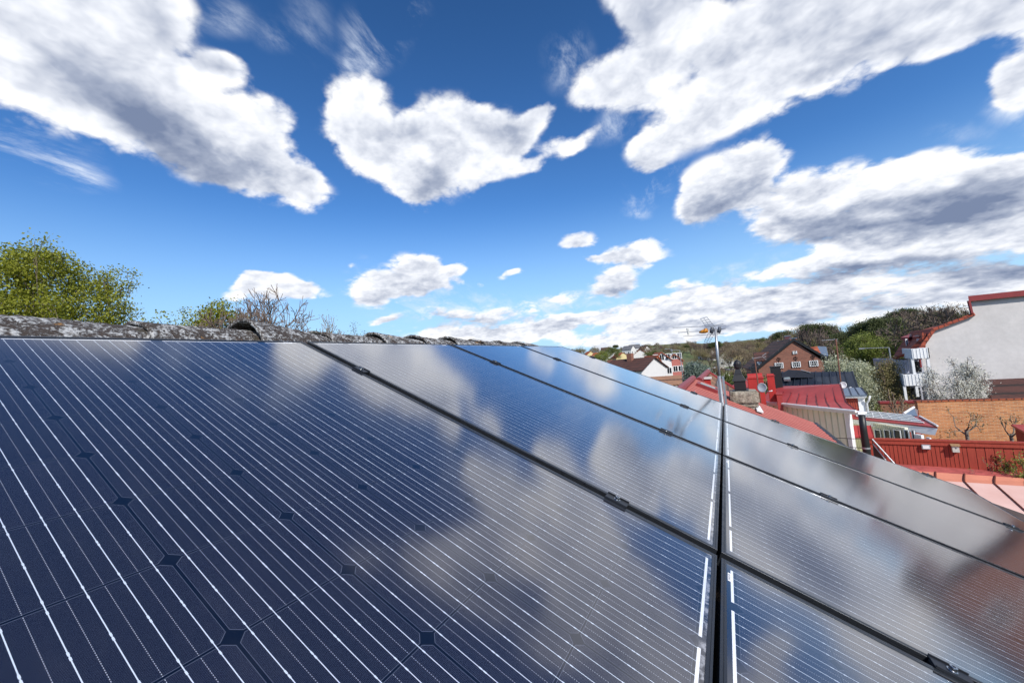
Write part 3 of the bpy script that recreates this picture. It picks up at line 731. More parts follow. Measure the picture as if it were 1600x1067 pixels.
m_maroon = plain('maroon sheet metal', (0.24, 0.028, 0.030), .5, var=.15, scale=3)
m_blackmetal = plain('black sheet metal roof', (0.018, 0.024, 0.038), .42, var=.2, scale=1.5)
m_blackbody = plain('black painted metal', (0.012, 0.012, 0.014), .45, var=.15, scale=4)
m_greymetal = plain('blue grey sheet metal', (0.13, 0.17, 0.23), .35, var=.12, scale=2)
m_galv = plain('galvanised steel', (0.42, 0.44, 0.47), .4, metal=.6, var=.12, scale=12)
m_rust = plain('rusty brown pole', (0.14, 0.055, 0.035), .8, var=.3, scale=12)
m_pinkmetal, g = mat('faded pink sheet metal')
tc = g.node('ShaderNodeTexCoord').outputs['Object']
setp(g, Base_Color=g.mix(g.noise(g.mapping(tc, scale=(1, 1, 1)), 1.6, 6, .65), (0.62, 0.36, 0.30, 1), (0.80, 0.56, 0.50, 1)), Roughness=.5)
m_pinkup = plain('salmon sheet metal', (0.66, 0.25, 0.16), .6, var=.1, scale=2)
m_cream = plain('cream boards', (0.82, 0.81, 0.65), .7, var=.05, scale=2)
m_creamdark = plain('cream batten', (0.62, 0.61, 0.46), .7, var=.05)
m_render = plain('off white render', (0.60, 0.575, 0.565), .92, var=.14, scale=.45)
m_lilac = plain('lilac wall and shade tone', (0.42, 0.43, 0.50), .85, var=.04)  # on the white block's side wall this lilac carries its shade as colour
m_stone, g = mat('weathered concrete')
tc = g.node('ShaderNodeTexCoord').outputs['Object']
n = g.noise(tc, 4, 8, .7); n2 = g.noise(tc, 28, 5, .7)
setp(g, Base_Color=g.mix(g.rng(g.m('ADD', g.m('MULTIPLY', n, .7), g.m('MULTIPLY', n2, .5)), .42, .78), (0.10, 0.085, 0.06, 1), (0.46, 0.42, 0.34, 1)), Roughness=.95); bump(g, n2, .8, .02)
m_win, g = mat('dark window pane')
setp(g, Base_Color=(0.014, 0.016, 0.02, 1), Roughness=.10); g.bsdf.inputs['IOR'].default_value = 1.4
m_glassroof, g = mat('glass roof pane')
setp(g, Base_Color=(0.30, 0.36, 0.38, 1), Roughness=.08); g.bsdf.inputs['Coat Weight'].default_value = 1.0; g.bsdf.inputs['Coat Roughness'].default_value = .03
m_redboard, g = mat('falu red boards')
tc = g.node('ShaderNodeTexCoord').outputs['Object']
n = g.noise(g.mapping(tc, scale=(6, 6, .6)), 3, 6, .65)
setp(g, Base_Color=g.mix(n, (0.20, 0.024, 0.014, 1), (0.46, 0.075, 0.045, 1)), Roughness=.85)
m_fadedred = plain('peeling red boards', (0.32, 0.07, 0.05), .85, var=.35, scale=9)

def seams(mb, A, B, C, D_, n, w=.02, h=.03, i0=0, i1=None):
    """standing seams of a sheet metal roof with top edge A-B and lower edge D-C"""
    A, B, C, D_ = [Vector(p) for p in (A, B, C, D_)]; nn = (B - A).cross(D_ - A).normalized()
    if nn.z < 0: nn = -nn
    for i in range(i0, (i1 or n) + 1):
        a = A.lerp(B, i / n); d = D_.lerp(C, i / n); s_ = (B - A).normalized() * w / 2
        mb.hexa([tuple(a - s_), tuple(a + s_), tuple(d + s_), tuple(d - s_), tuple(a - s_ + nn * h), tuple(a + s_ + nn * h), tuple(d + s_ + nn * h), tuple(d - s_ + nn * h)])
def wall(mb, P, Q, zt0, zt1, zb, th=.15, mi=0):
    """upright wall between two plan points; its face on the P-Q line, thickness away from the viewer"""
    P = Vector((P[0], P[1], 0)); Q = Vector((Q[0], Q[1], 0)); d = (Q - P).normalized(); n = Vector((-d.y, d.x, 0))
    if n.y < 0: n = -n
    p = [(P.x, P.y, zb), (Q.x, Q.y, zb), (Q.x + n.x * th, Q.y + n.y * th, zb), (P.x + n.x * th, P.y + n.y * th, zb)]
    q = [(P.x, P.y, zt0), (Q.x, Q.y, zt1), (Q.x + n.x * th, Q.y + n.y * th, zt1), (P.x + n.x * th, P.y + n.y * th, zt0)]
    mb.hexa(p + q, mi); return d, n
def onwall(P, Q, px, py):
    """point where the view of a photo position meets the upright plane through P and Q"""
    d = np.array([Q[0] - P[0], Q[1] - P[1], 0.]); n = np.array([-d[1], d[0], 0.]); r = ray(px, py)
    return CAM + r * (np.dot(np.array([P[0], P[1], 0.]) - [CAM[0], CAM[1], 0], n) / np.dot(r, n))
def obox(mb, P, d, n, w, t, z0, z1, mi=0, off=0.0):
    """box of width w along d centred at P, depth t towards the viewer from the wall plane"""
    P = Vector((P[0], P[1], 0)) - n * off; a = P - d * w / 2; b = P + d * w / 2; c = b - n * t; e = a - n * t
    pts = [a, b, c, e]; mb.hexa([(q.x, q.y, z0) for q in pts] + [(q.x, q.y, z1) for q in pts], mi)
def window(parent, P, Q, px0, py0, px1, py1, cols=2, rows=1, fr=.06, name='window', frame_m=None, thick=.05):
    a = onwall(P, Q, px0, py0); b = onwall(P, Q, px1, py1)
    d = Vector((Q[0] - P[0], Q[1] - P[1], 0)).normalized(); n = Vector((-d.y, d.x, 0))
    if n.dot(Vector((P[0] - CAM[0], P[1] - CAM[1], 0))) < 0: n = -n
    z1 = (a[2] + onwall(P, Q, px1, py0)[2]) / 2; z0 = (b[2] + onwall(P, Q, px0, py1)[2]) / 2
    c = (a + b) / 2; W_ = abs((Vector(b) - Vector(a)).dot(d))
    if z1 < z0: z0, z1 = z1, z0
    mb = MB(); obox(mb, c, d, n, W_, thick * .5, z0, z1, 1)
    for s_ in (-1, 1): obox(mb, Vector(c) + d * (W_ - fr) / 2 * s_, d, n, fr, thick, z0, z1)
    for i in range(1, cols): obox(mb, Vector(c) + d * W_ * (i / cols - .5), d, n, fr * .5, thick * .9, z0 + fr, z1 - fr)
    for i in range(0, rows + 1):
        zz = z0 + (z1 - z0) * i / rows; f_ = fr if i in (0, rows) else fr * .5; zz = min(max(zz, z0 + f_ / 2), z1 - f_ / 2)
        for k in range(cols):
            ww = W_ / cols - fr * .7; obox(mb, Vector(c) + d * W_ * ((k + .5) / cols - .5), d, n, ww, thick * .85, zz - f_ / (2 if i in (0, rows) else 4), zz + f_ / (2 if i in (0, rows) else 4))
    return mb.build(name, [frame_m or m_white, m_win], parent)
def prism(mb, base4, z0, z1, mi=0, top4=None):
    t4 = top4 or base4; mb.hexa([(p[0], p[1], z0) for p in base4] + [(p[0], p[1], z1) for p in t4], mi)
def sqr(c, w, dpt, ang=0.0):
    ca, sa = math.cos(ang), math.sin(ang)
    return [(c[0] + ca * x - sa * y, c[1] + sa * x + ca * y) for x, y in ((-w/2, -dpt/2), (w/2, -dpt/2), (w/2, dpt/2), (-w/2, dpt/2))]

# ================================================================== neighbouring roofs
def V3(p): return Vector((float(p[0]), float(p[1]), float(p[2])))
# --- row house beyond the gable: red ribbed roof sloping like our own
ribbed = empty('row_house', (1.5, 8, 0), 'row house with a faded red ribbed roof just beyond the solar panels', 'house')
def lc(root, *pts): return [tuple(V3(p) - root.location) for p in pts]
YF = 12.0
e_f = at(1272, 662, YF); r_f = at(1083, 592.5, YF)
sl = (r_f - e_f) / (e_f[0] - r_f[0]); rdx = r_f[0] - 0.001
r_f = np.array([rdx, YF, e_f[2] + (e_f[0] - rdx) * (r_f[2] - e_f[2]) / (e_f[0] - (rdx + .001))])
e_n = np.array([e_f[0], 4.35, e_f[2]]); r_n = np.array([rdx, 4.35, r_f[2]])
m_ribred, g = mat('faded red ribbed metal')
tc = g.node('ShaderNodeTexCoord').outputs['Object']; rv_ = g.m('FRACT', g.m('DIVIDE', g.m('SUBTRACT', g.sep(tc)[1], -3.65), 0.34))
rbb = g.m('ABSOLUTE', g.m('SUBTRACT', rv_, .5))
gr_ = g.rng(rv_, .38, .44); setp(g, Base_Color=g.mix(g.m('MULTIPLY', gr_, g.rng(rv_, .999, .95)), g.mix(g.noise(tc, 2.5, 6, .65), (0.10, 0.018, 0.014, 1), (0.16, 0.03, 0.02, 1)), g.mix(g.noise(tc, 2.5, 6, .65), (0.40, 0.085, 0.065, 1), (0.54, 0.17, 0.13, 1))), Roughness=.6)  # dark valley stripes: shade between the ribs is put into the colour
mb = MB(); nr = 40                     # trapezoid ribs running down the slope
dn = Vector((e_f - r_f)).normalized(); up_ = Vector((0, 1, 0)).cross(dn).normalized()
if up_.z < 0: up_ = -up_
y = 4.35; prof = []
while y < YF - .02: prof += [(y, 0), (y + .13, 0), (y + .15, .014), (y + .32, .014), (y + .3399, 0)]; y += .34
for (ya, ha), (yb, hb) in zip(prof[:-1], prof[1:]):
    q = [V3(r_f), V3(r_f), V3(e_f), V3(e_f)]
    for v_, yy, hh in zip(q, (ya, yb, yb, ya), (ha, hb, hb, ha)): v_.y = yy; v_ += up_ * hh
    mb.quad(*[tuple(v_ - ribbed.location) for v_ in q])
rf = mb.build('roof', m_ribred, ribbed)
mb = MB(); mb.slab(lc(ribbed, r_n - [0, 0, .01], r_f - [0, 0, .01], e_f - [0, 0, .01], e_n - [0, 0, .01]), .14); mb.build('roof_deck', m_maroon, ribbed)
mb = MB(); rl = np.array([rdx - 3.2, 0, r_f[2] - 1.5])
mb.slab(lc(ribbed, (rl[0], 4.35, rl[2]), (rl[0], YF, rl[2]), r_f, r_n), .14); mb.build('rear_roof', m_tileorange, ribbed)
mb = MB(); mb.tube(lc(ribbed, e_n + [.05, 0, -.03], e_f + [.05, .12, -.03]), .055, 8); mb.build('gutter', m_blackbody, ribbed)
mb = MB(); mb.tube(lc(ribbed, r_n + [0, 0, .03], r_f + [0, 0, .03]), .09, 8); mb.build('ridge_cap', m_maroon, ribbed)
mb = MB(); zt = e_f[2] - .12
mb.hexa(lc(ribbed, (rl[0]+.3, 4.4, 0), (e_f[0]-.3, 4.4, 0), (e_f[0]-.3, YF-.15, 0), (rl[0]+.3, YF-.15, 0), (rl[0]+.3, 4.4, zt), (e_f[0]-.3, 4.4, zt), (e_f[0]-.3, YF-.15, zt), (rl[0]+.3, YF-.15, zt)))
mb.build('wall', m_plaster, ribbed)
def roofz(x): return float(r_f[2] + (x - r_f[0]) * (e_f[2] - r_f[2]) / (e_f[0] - r_f[0]))
# skylight and small red vent stack on it
c = at(1102, 613, 10.6); mb = MB(); zc = roofz(c[0])
for lo, hi, mi in (((-.22, -.32, -.05), (.30, .32, .09), 0), ((-.14, -.24, .09), (.22, .24, .10), 1)): mb.box(lo, hi, mi, Matrix.Translation((c[0] - 1.5, c[1] - 8, zc)) @ Matrix.Rotation(math.atan2(r_f[2]-e_f[2], e_f[0]-r_f[0]), 4, 'Y'))
mb.build('skylight', [m_maroon, m_win], ribbed)
# stone chimney with black cowl
ch = MB(); cx, cy = at(1162, 620, 10.2)[:2]; zt = at(1162, 612.5, 9.8)[2]
def blockring(mb, w, d, z0, z1, jit=0.0, seed=1):
    rr = random.Random(seed); n = 7; pts = []
    base4 = [(-w/2, -d/2), (w/2, -d/2), (w/2, d/2), (-w/2, d/2)]
    loop = []
    for i in range(4):
        a = base4[i]; b_ = base4[(i+1) % 4]
        for k in range(n): t = k / n; loop.append((a[0] + (b_[0]-a[0])*t + rr.uniform(-jit, jit), a[1] + (b_[1]-a[1])*t + rr.uniform(-jit, jit)))
    m = len(loop); zs = [z0, z0 + (z1-z0)*.12, z1 - (z1-z0)*.2, z1]; ins = [.985, 1, 1, .93]
    vs = [(cx - 1.5 + x*s_ , cy - 8 + y*s_, z + rr.uniform(-jit, jit)*.5) for z, s_ in zip(zs, ins) for x, y in loop]
    fs = [(i*m+k, i*m+(k+1)%m, (i+1)*m+(k+1)%m, (i+1)*m+k) for i in range(3) for k in range(m)] + [tuple(range(3*m, 4*m)), tuple(reversed(range(m)))]
    mb.add(vs, fs)
blockring(ch, .60, .64, zt - .27, zt, .012, 2); blockring(ch, .55, .58, zt - .37, zt - .275, .008, 3); blockring(ch, .53, .56, zt - .75, zt - .375, .006, 4); blockring(ch, .50, .52, 4.2, zt - .755, .005, 5)
cho = ch.build('chimney', m_stone, ribbed)
cw = MB(); bx, by = cx - 1.5 - .05, cy - 8
prism(cw, sqr((bx, by), .34, .34), zt, zt + .02); prism(cw, sqr((bx, by), .25, .25), zt + .02, zt + .24)
prism(cw, sqr((bx, by), .30, .30), zt + .24, zt + .40, 0, sqr((bx - .01, by), .17, .17)); prism(cw, sqr((bx - .01, by), .17, .17), zt + .40, zt + .56, 0, sqr((bx, by), .09, .09))
cw.tube([(bx, by, zt + .52), (bx, by, zt + .56), (bx, by, zt + .66), (bx, by, zt + .72), (bx, by, zt + .76)], [.05, .085, .09, .06, .02], 10)
cw.build('chimney_cowl', m_blackbody, cho, bevel=.006)
mb = MB(); fx = at(1189, 640, 10.0); mb.slab(lc(ribbed, (fx[0]-.10, 9.5, roofz(fx[0]-.1)+.07), (fx[0]+.02, 9.5, roofz(fx[0])+.07), (fx[0]+.02, 10.6, roofz(fx[0])+.07), (fx[0]-.1, 10.6, roofz(fx[0]-.1)+.07)), .03); mb.build('flashing', m_white, ribbed)

# --- tiled gable roof behind it
gab = empty('row_house', (1, 16, 0), 'row house with an old spotted tile roof, maroon ridge and small red chimney', 'house')
YB = 19.5; a1 = at(1106, 581.6, YB); a2 = at(1150, 610.5, YB)
ridge_n = atz(1062, 597.5, a1[2]); ridge_n = np.array([a1[0] - .05, ridge_n[1], a1[2]]); ridge_n[1] = max(ridge_n[1], 12.3)
mb = MB(); mb.slab(lc(gab, ridge_n, a1, a2, (a2[0], ridge_n[1], a2[2])), .12); mb.build('roof', m_tileold, gab)
lf = a1 - (a2 - a1) * [1, 0, 0] * 1.6 + [0, 0, (a2 - a1)[2] * 1.6]
mb = MB(); mb.slab(lc(gab, (lf[0], ridge_n[1], lf[2]), lf, a1, ridge_n), .12); mb.build('rear_roof', m_tileorange, gab)
mb = MB(); mb.tube(lc(gab, ridge_n + [0, -.1, .03], a1 + [0, .1, .03]), .11, 8); mb.tube(lc(gab, a1 + [0, .05, .02], a2 + [0.05, .05, .02]), .06, 6); mb.build('ridge_cap', m_maroon, gab)
mb = MB(); mb.hexa(lc(gab, (lf[0]+.2, 12.3, 0), (a2[0]-.2, 12.3, 0), (a2[0]-.2, YB-.1, 0), (lf[0]+.2, YB-.1, 0), (lf[0]+.2, 12.3, lf[2]), (a2[0]-.2, 12.3, a2[2]-.1), (a2[0]-.2, YB-.1, a2[2]-.1), (lf[0]+.2, YB-.1, lf[2]))); mb.build('wall', m_plaster, gab)
cc = at(1104, 598, 14.5); mb = MB(); prism(mb, sqr((cc[0]-1, cc[1]-16), .27, .3), 5.2, at(1104, 592, 14.5)[2]); co = mb.build('chimney', m_redbody, gab)
mb = MB(); z_ = at(1104, 592, 14.5)[2]; prism(mb, sqr((cc[0]-1, cc[1]-16), .35, .38), z_, z_ + .06); mb.build('chimney_cap', m_render, co)
# --- little orange gabled dormer
p0, p1, p2 = at(1057, 606, 13), at(1071, 596.5, 13), at(1083, 613, 13)
dm = empty('dormer_roof', tuple(p1 - [0, 0, 1]), 'tiny orange tiled gable with maroon verges at the upper edge of the panels', 'roof')
mb = MB(); bk = np.array([0, 1.8, 0]); mb.poly(lc(dm, p0, p2, p1)); mb.hexa(lc(dm, p0 - [0,0,1.6], p2 - [0,0,1.6], p2 + bk - [0,0,1.6], p0 + bk - [0,0,1.6], p0, p2, p2 + bk, p0 + bk)); mb.build('gable', m_tileorange, dm)
mb = MB(); mb.slab(lc(dm, p0 - [.03, .08, 0], p1 - [0, .08, -.03], p1 + bk, p0 + bk), .05); mb.slab(lc(dm, p1 - [0, .08, -.03], p2 - [-.03, .08, 0], p2 + bk, p1 + bk), .05); mb.build('verge', m_maroon, dm)

# --- antenna mast on our own gable
mast = empty('antenna_mast', (0, 0, 0), 'steel television antenna mast at the roof end with orange dipole box', 'antenna')
MY = 4.25; mt = at(1119.5, 514, MY); mbp = at(1133, 655, MY); mx, my_ = float((mt[0]+mbp[0])/2), MY
mt[0] = mx; mx0 = at(1130, 640, MY)[0]
mast.location = (mx0, MY, 3.0)
mb = MB(); mb.tube([(0, 0, 0), (0, 0, at(1128, 590, MY)[2] - 3 + .02)], .019, 12); mb.tube([(0, 0, at(1128, 600, MY)[2] - 3), (mt[0] - mx0, 0, mt[2] - 3.0)], .0145, 12); mb.build('pole', m_galv, mast, smooth=True)
mb = MB(); mb.box((.026, -.012, 1), (.050, .016, at(1128, 588, MY)[2] - 3)); mb.box((-.030, -.012, 1.2), (-.020, .010, at(1128, 595, MY)[2] - 3)); mb.build('bracket', m_galv, mast)
AT = at(1115, 517, MY) - [mx0, MY, 3.0]
def al(px, py, dy=0.0): return tuple(at(px, py, MY + dy) - [mx0, MY, 3.0])
an = MB()
an.tube([al(1051, 512), al(1135, 508.5)], .0035, 6); an.tube([al(1059, 519.5, .05), al(1093, 517.5, .02), al(1134, 514)], .0035, 6); an.tube([al(1067.5, 525.5, .1), al(1131, 521)], .003, 6)
for i, px in enumerate((1055, 1060, 1066, 1080, 1086, 1091)):
    b_ = Vector(al(px, 512 - (px - 1051) * .04)); an.tube([tuple(b_ - Vector((.0, .05, .004))), tuple(b_ + Vector((.0, .05, .004)))], .0022, 5)
    b_ = Vector(al(px + 8, 519.2 - (px - 1051) * .04, .05)); an.tube([tuple(b_ - Vector((.0, .05, .004))), tuple(b_ + Vector((.0, .05, .004)))], .0022, 5)
for (a_, b_) in (((1110, 509.5), (1130.5, 506)), ((1112, 519), (1135, 511.5))): an.tube([al(*a_), al(*b_)], .003, 5)
an.build('antenna_boom', m_galv, mast)
gr = MB()
def gridpanel(c00, c10, c11, c01, nx, ny):
    A, B, C_, D_ = [Vector(al(*c)) for c in (c00, c10, c11, c01)]
    for i in range(nx + 1): t = i / nx; gr.tube([tuple(A.lerp(B, t)), tuple(D_.lerp(C_, t))], .0028, 5)
    for j in range(ny + 1): t = j / ny; gr.tube([tuple(A.lerp(D_, t)), tuple(B.lerp(C_, t))], .0028, 5)
gridpanel((1094.5, 498.5, .16), (1104.5, 495.5, -.14), (1119.5, 513.5, -.12), (1105, 513.5, .16), 2, 5)
gridpanel((1107, 520, .16), (1117.5, 520, -.12), (1108, 536, -.12), (1100.5, 534, .16), 2, 5)
gr.build('reflector_grid', m_galv, mast)
m_orange = plain('orange plastic', (0.62, 0.24, 0.02), .5, var=.2, scale=20)
db = MB(); a_, b_ = Vector(al(1092, 519.5)), Vector(al(1105, 516.5))
db.tube([tuple(a_), tuple(a_.lerp(b_, .3)), tuple(a_.lerp(b_, .7)), tuple(b_), tuple(b_ + (b_ - a_) * .1)], [.006, .019, .026, .024, .016], 10); c_ = Vector(al(1100.5, 514.5)); db.tube([tuple(c_), tuple(c_ + Vector((.03, 0, -.005)))], .012, 8)
db.build('dipole_box', m_orange, mast, smooth=True)
jb = MB()
for (px, py, s_) in ((1112.5, 516, .024), (1124, 515.5, .022)):
    c_ = Vector(al(px, py)); jb.tube([tuple(c_ + Vector((-.012, 0, -.036))), tuple(c_ + Vector((0, 0, 0))), tuple(c_ + Vector((.008, 0, .036)))], [s_ * .8, s_, s_ * .7], 10)
jb.build('clamp_box', plain('dark grey plastic', (.07, .08, .1), .5), mast, smooth=True)
c_ = Vector(al(1075, 518)); mb = MB(); mb.tube([tuple(c_ + Vector((.004, 0, -.042))), tuple(c_), tuple(c_ + Vector((-.004, 0, .042)))], .013, 8); mb.build('director_insulator', plain('pale grey plastic', (.6, .6, .58), .5), mast)

# --- black wrapped flue pipe
fl = empty('flue_pipe', tuple(at(1352, 690, 8.2) * [1, 1, 0]), 'tall black wrapped flue pipe in front of the veranda', 'pipe')
pt, pb = at(1345.5, 648, 8.2), at(1359, 716, 8.2)
mb = MB(); hh = []; n = 22; z1 = pt[2]
for i in range(n + 1):
    t = i / n; hh.append((random.Random(i).uniform(-.003, .003), 0, z1 * t))
mb.tube(hh, [.053 + random.Random(i + 50).uniform(-.003, .004) for i in range(n + 1)], 16); mb.build('pipe', m_blackbody, fl, smooth=True)
mb = MB(); mb.tube([(0, 0, z1 - .6), (0, 0, z1 - .57)], .060, 16); mb.build('collar', m_galv, fl)

# --- cream boarded house with red metal roof
zE = at(1339, 641.6, 17.5)[2]; E2 = at(1339, 641.6, 17.5); E1 = atz(1188, 626.4, zE)
dm_ = np.array(V3(E1 - E2).normalized()); nb = np.array([-dm_[1], dm_[0], 0]); nb = nb if nb[1] > 0 else -nb
K2, K1 = at(1323, 629.4, 18.7), at(1203, 609.5, 22.6); R2, R1 = at(1313.5, 599.8, 20.6), at(1205, 604.0, 24.2); nbk = (R2 - E2) * [1, 1, 0]; nbk = nbk / np.linalg.norm(nbk)
ch_ = empty('cream_house', (4.4, 20, 0), 'cream boarded house with bright red sheet metal roof and red chimneys', 'house')
mb = MB(); mb.slab(lc(ch_, K1, K2, E2, E1), .06); mb.slab(lc(ch_, R1, R2, K2, K1), .06)
bk2, bk1 = R2 + nbk * 2.5 - [.3, 0, 1.2], R1 + nbk * 2.5 - [0, 0, 1.2]
mb.slab(lc(ch_, bk1, bk2, R2, R1), .06)
rf = mb.build('roof', m_redmetal, ch_)
mb = MB(); sl_ = lc(ch_, R1, R2, K2, K1); seams(mb, sl_[0], sl_[1], sl_[2], sl_[3], 9, .03, .035); sl_ = lc(ch_, K1, K2, E2, E1); seams(mb, sl_[0], sl_[1], sl_[2], sl_[3], 9, .025, .022); mb.build('standing_seam', m_maroon, rf)
mb = MB(); F1 = E1 + nb * .03 - [0, 0, .065]; F2 = E2 + nb * .03 - [0, 0, .065]
mb.hexa(lc(ch_, F1 - [0,0,.09], F2 - [0,0,.09], F2 + nb * .35 - [0,0,.09], F1 + nb * .35 - [0,0,.09], F1, F2, F2 + nb * .35, F1 + nb * .35)); mb.build('eaves_board', m_white, ch_)
W2, W1 = onwall(E1 + nb * .33, E2 + nb * .33, 1328, 660), E1 + nb * .33
mb = MB(); d_, n_ = wall(mb, lc(ch_, W1)[0], lc(ch_, W2)[0], zE - .14, zE - .14, 0, 3.2) if False else (None, None)
P_, Q_ = W1, W2; dd_ = V3(Q_ - P_); dd_.z = 0; dd_.normalize(); nn_ = Vector((nb[0], nb[1], 0)); Lw = (Vector((Q_[0], Q_[1], 0)) - Vector((P_[0], P_[1], 0))).length
O_ = Vector((P_[0], P_[1], 0)) - ch_.location
def wbox(mb, s0, s1, t0, t1, z0, z1, mi=0):
    pts = [O_ + dd_ * s0 + nn_ * t0, O_ + dd_ * s1 + nn_ * t0, O_ + dd_ * s1 + nn_ * t1, O_ + dd_ * s0 + nn_ * t1]
    mb.hexa([(q.x, q.y, z0) for q in pts] + [(q.x, q.y, z1) for q in pts], mi)
a0 = np.array([P_[0], P_[1], 0]); b0 = np.array([Q_[0], Q_[1], 0]); c0 = b0 + nbk * 4.6 - [.25, 0, 0]; d0 = a0 + nbk * 4.6
mb.hexa(lc(ch_, a0, b0, c0, d0, a0 + [0,0,zE-.13], b0 + [0,0,zE-.13], c0 + [0,0,zE-.25], d0 + [0,0,zE-.25]))
mb.add(lc(ch_, b0 + [0,0,zE-.14], K2 - [.12,0,.08], R2 - [.18,0,.1], c0 + [0,0,zE-.26]), [(0, 1, 2, 3)])
mb.build('wall', m_cream, ch_)
mb = MB(); s_ = .12
while s_ < Lw - .2: wbox(mb, s_, s_ + .035, -.022, -.002, 0.5, zE - .15); s_ += .27
wbox(mb, 0, Lw - .17, -.026, -.0221, 3.42, 3.47); mb.build('batten', m_creamdark, ch_)
mb = MB(); wbox(mb, Lw - .16, Lw + .02, -.035, .10, 0.3, zE - .14); mb.build('corner_board', m_white, ch_)
mb = MB(); gq = [tuple(np.array(q) + [0, 0, -.02]) for q in lc(ch_, E1 - nb * .04, E2 - nb * .04)]; mb.tube(gq, .05, 8); mb.build('gutter', m_white, ch_)
def chimney(root, pxs, pytop, pybot, Y, m_, cap='box', name='chimney', capw=1.2, extra=None):
    a_, b_ = at(pxs[0], pytop, Y), at(pxs[1], pytop, Y); c_ = (a_ + b_) / 2; w = abs(b_[0] - a_[0]); L_ = np.array(root.location)
    mb = MB(); z1 = c_[2]; z0 = at((pxs[0] + pxs[1]) / 2 + 3, pybot, Y)[2] - .6
    cc = (c_[0] - L_[0], c_[1] - L_[1] + w * .35); prism(mb, sqr(cc, w, w * .7), z0 - L_[2], z1 - L_[2]); o = mb.build(name, m_, root, bevel=.01)
    mb = MB(); prism(mb, sqr(cc, w * capw, w * .7 * capw), z1 - L_[2], z1 - L_[2] + w * .07)
    if cap == 'arch':
        pts = []; ww = w * .95
        for k in range(11):
            an_ = math.pi * k / 10; pts.append((cc[1] - ww * .36 * math.cos(an_), z1 - L_[2] + w * .07 + w * .30 * math.sin(an_)))
        vs = [(cc[0] - ww / 2, y, z) for y, z in pts] + [(cc[0] + ww / 2, y, z) for y, z in pts]; k = len(pts)
        mb.add(vs, [(i, i + 1, i + 1 + k, i + k) for i in range(k - 1)] + [tuple(range(k)), tuple(reversed(range(k, 2 * k))), (0, k, 2*k-1, k-1)])
    elif cap == 'box': prism(mb, sqr(cc, w * capw * .93, w * .7 * capw * .93), z1 - L_[2] + w * .07, z1 - L_[2] + w * .14)
    mb.build('chimney_cap', extra or m_, o); return o
chimney(ch_, (1168, 1192.5), 591.5, 612, 19.0, m_redbody, 'arch', capw=1.12); chimney(ch_, (1198, 1209.5), 587.5, 607, 20.5, m_redbody, 'arch', capw=1.25)
mb = MB(); vp_ = at(1217, 617, 20.4); prism(mb, sqr((vp_[0]-4.4, vp_[1]-20), .20, .25), 4.7, vp_[2] + .03, 0, sqr((vp_[0]-4.4, vp_[1]-20), .20, .25)); prism(mb, sqr((vp_[0]-4.4, vp_[1]-20), .26, .3), vp_[2] + .03, vp_[2] + .06); mb.build('roof_vent', m_redmetal, ch_)
# left end of the red roof, behind the chimneys
lw_ = empty('red_roof_wing', tuple(at(1165, 600, 21) * [1, 1, 0]), 'small dark red gabled roof wing left of the red chimneys', 'house')
a_, b_, c_, e_ = at(1141, 603, 21), at(1172, 590, 21), at(1176, 610, 19.5), at(1146, 612, 19.5)
mb = MB(); mb.slab(lc(lw_, a_, b_, c_, e_), .08); mb.build('roof', m_redmetal, lw_)
mb = MB(); mb.hexa(lc(lw_, e_ * [1,1,0], c_ * [1,1,0], b_ * [1,1,0], a_ * [1,1,0], e_ - [0,0,.1], c_ - [0,0,.1], b_ - [0,0,.1], a_ - [0,0,.1])); mb.build('wall', m_redbody, lw_)

# --- dish antennas and poles
def dish(name, px, py, rpx, Y, label, face=(-.35, -.9, .12), m_=None):
    c_ = at(px, py, Y); rr = rpx / FPX * float(MC[2] @ (c_ - CAM)); root = empty(name, tuple(c_), label, 'satellite dish', 'satellite dishes')
    f_ = Vector(face).normalized(); q = f_.to_track_quat('Z', 'Y').to_matrix().to_4x4(); mb = MB(); vs = []; nR, nA = 5, 24
    for sh in (0, 1):
        for i in range(nR + 1):
            r_ = rr * i / nR
            for k in range(nA): an_ = 2 * math.pi * k / nA; vs.append(tuple(q @ Vector((r_ * .92 * math.cos(an_), r_ * math.sin(an_), .25 * r_ * r_ / rr - .012 * sh))))
    n1 = (nR + 1) * nA; fs = []
    for i in range(nR):
        for k in range(nA):
            k2 = (k + 1) % nA; fs.append((i*nA+k, i*nA+k2, (i+1)*nA+k2, (i+1)*nA+k)); fs.append((n1+i*nA+k, n1+(i+1)*nA+k, n1+(i+1)*nA+k2, n1+i*nA+k2))
    for k in range(nA): k2 = (k + 1) % nA; fs.append((nR*nA+k, nR*nA+k2, n1+nR*nA+k2, n1+nR*nA+k))
    mb.add(vs, fs); mb.build('reflector', m_ or m_dish, root, smooth=True)
    mb = MB(); l_ = q @ Vector((0, -rr, .15 * rr)); t_ = Vector((l_.x + rr * 1.5, l_.y - rr * .9, l_.z + rr * .28)); mb.tube([tuple(l_), tuple(t_)], rr * .05, 6); mb.build('feed_arm', m_galv, root)
    mb = MB(); mb.tube([tuple(t_), tuple(t_ + Vector((rr * .3, 0, .02 * rr)))], rr * .14, 10); mb.tube([tuple(t_ - Vector((rr*.25,0,.06*rr))), tuple(t_)], rr * .09, 10); mb.build('receiver', m_white, root)
    return root
m_dish = plain('grey painted dish', (.36, .39, .44), .5, var=.05)
dish('satellite_dish', 1191, 605.5, 7.2, 15.0, 'larger grey satellite dish on the rusty pole beside the stone chimney')
dish('satellite_dish', 1317.5, 601.5, 5.0, 21.5, 'small white satellite dish at the end of the red roof', m_=m_white)
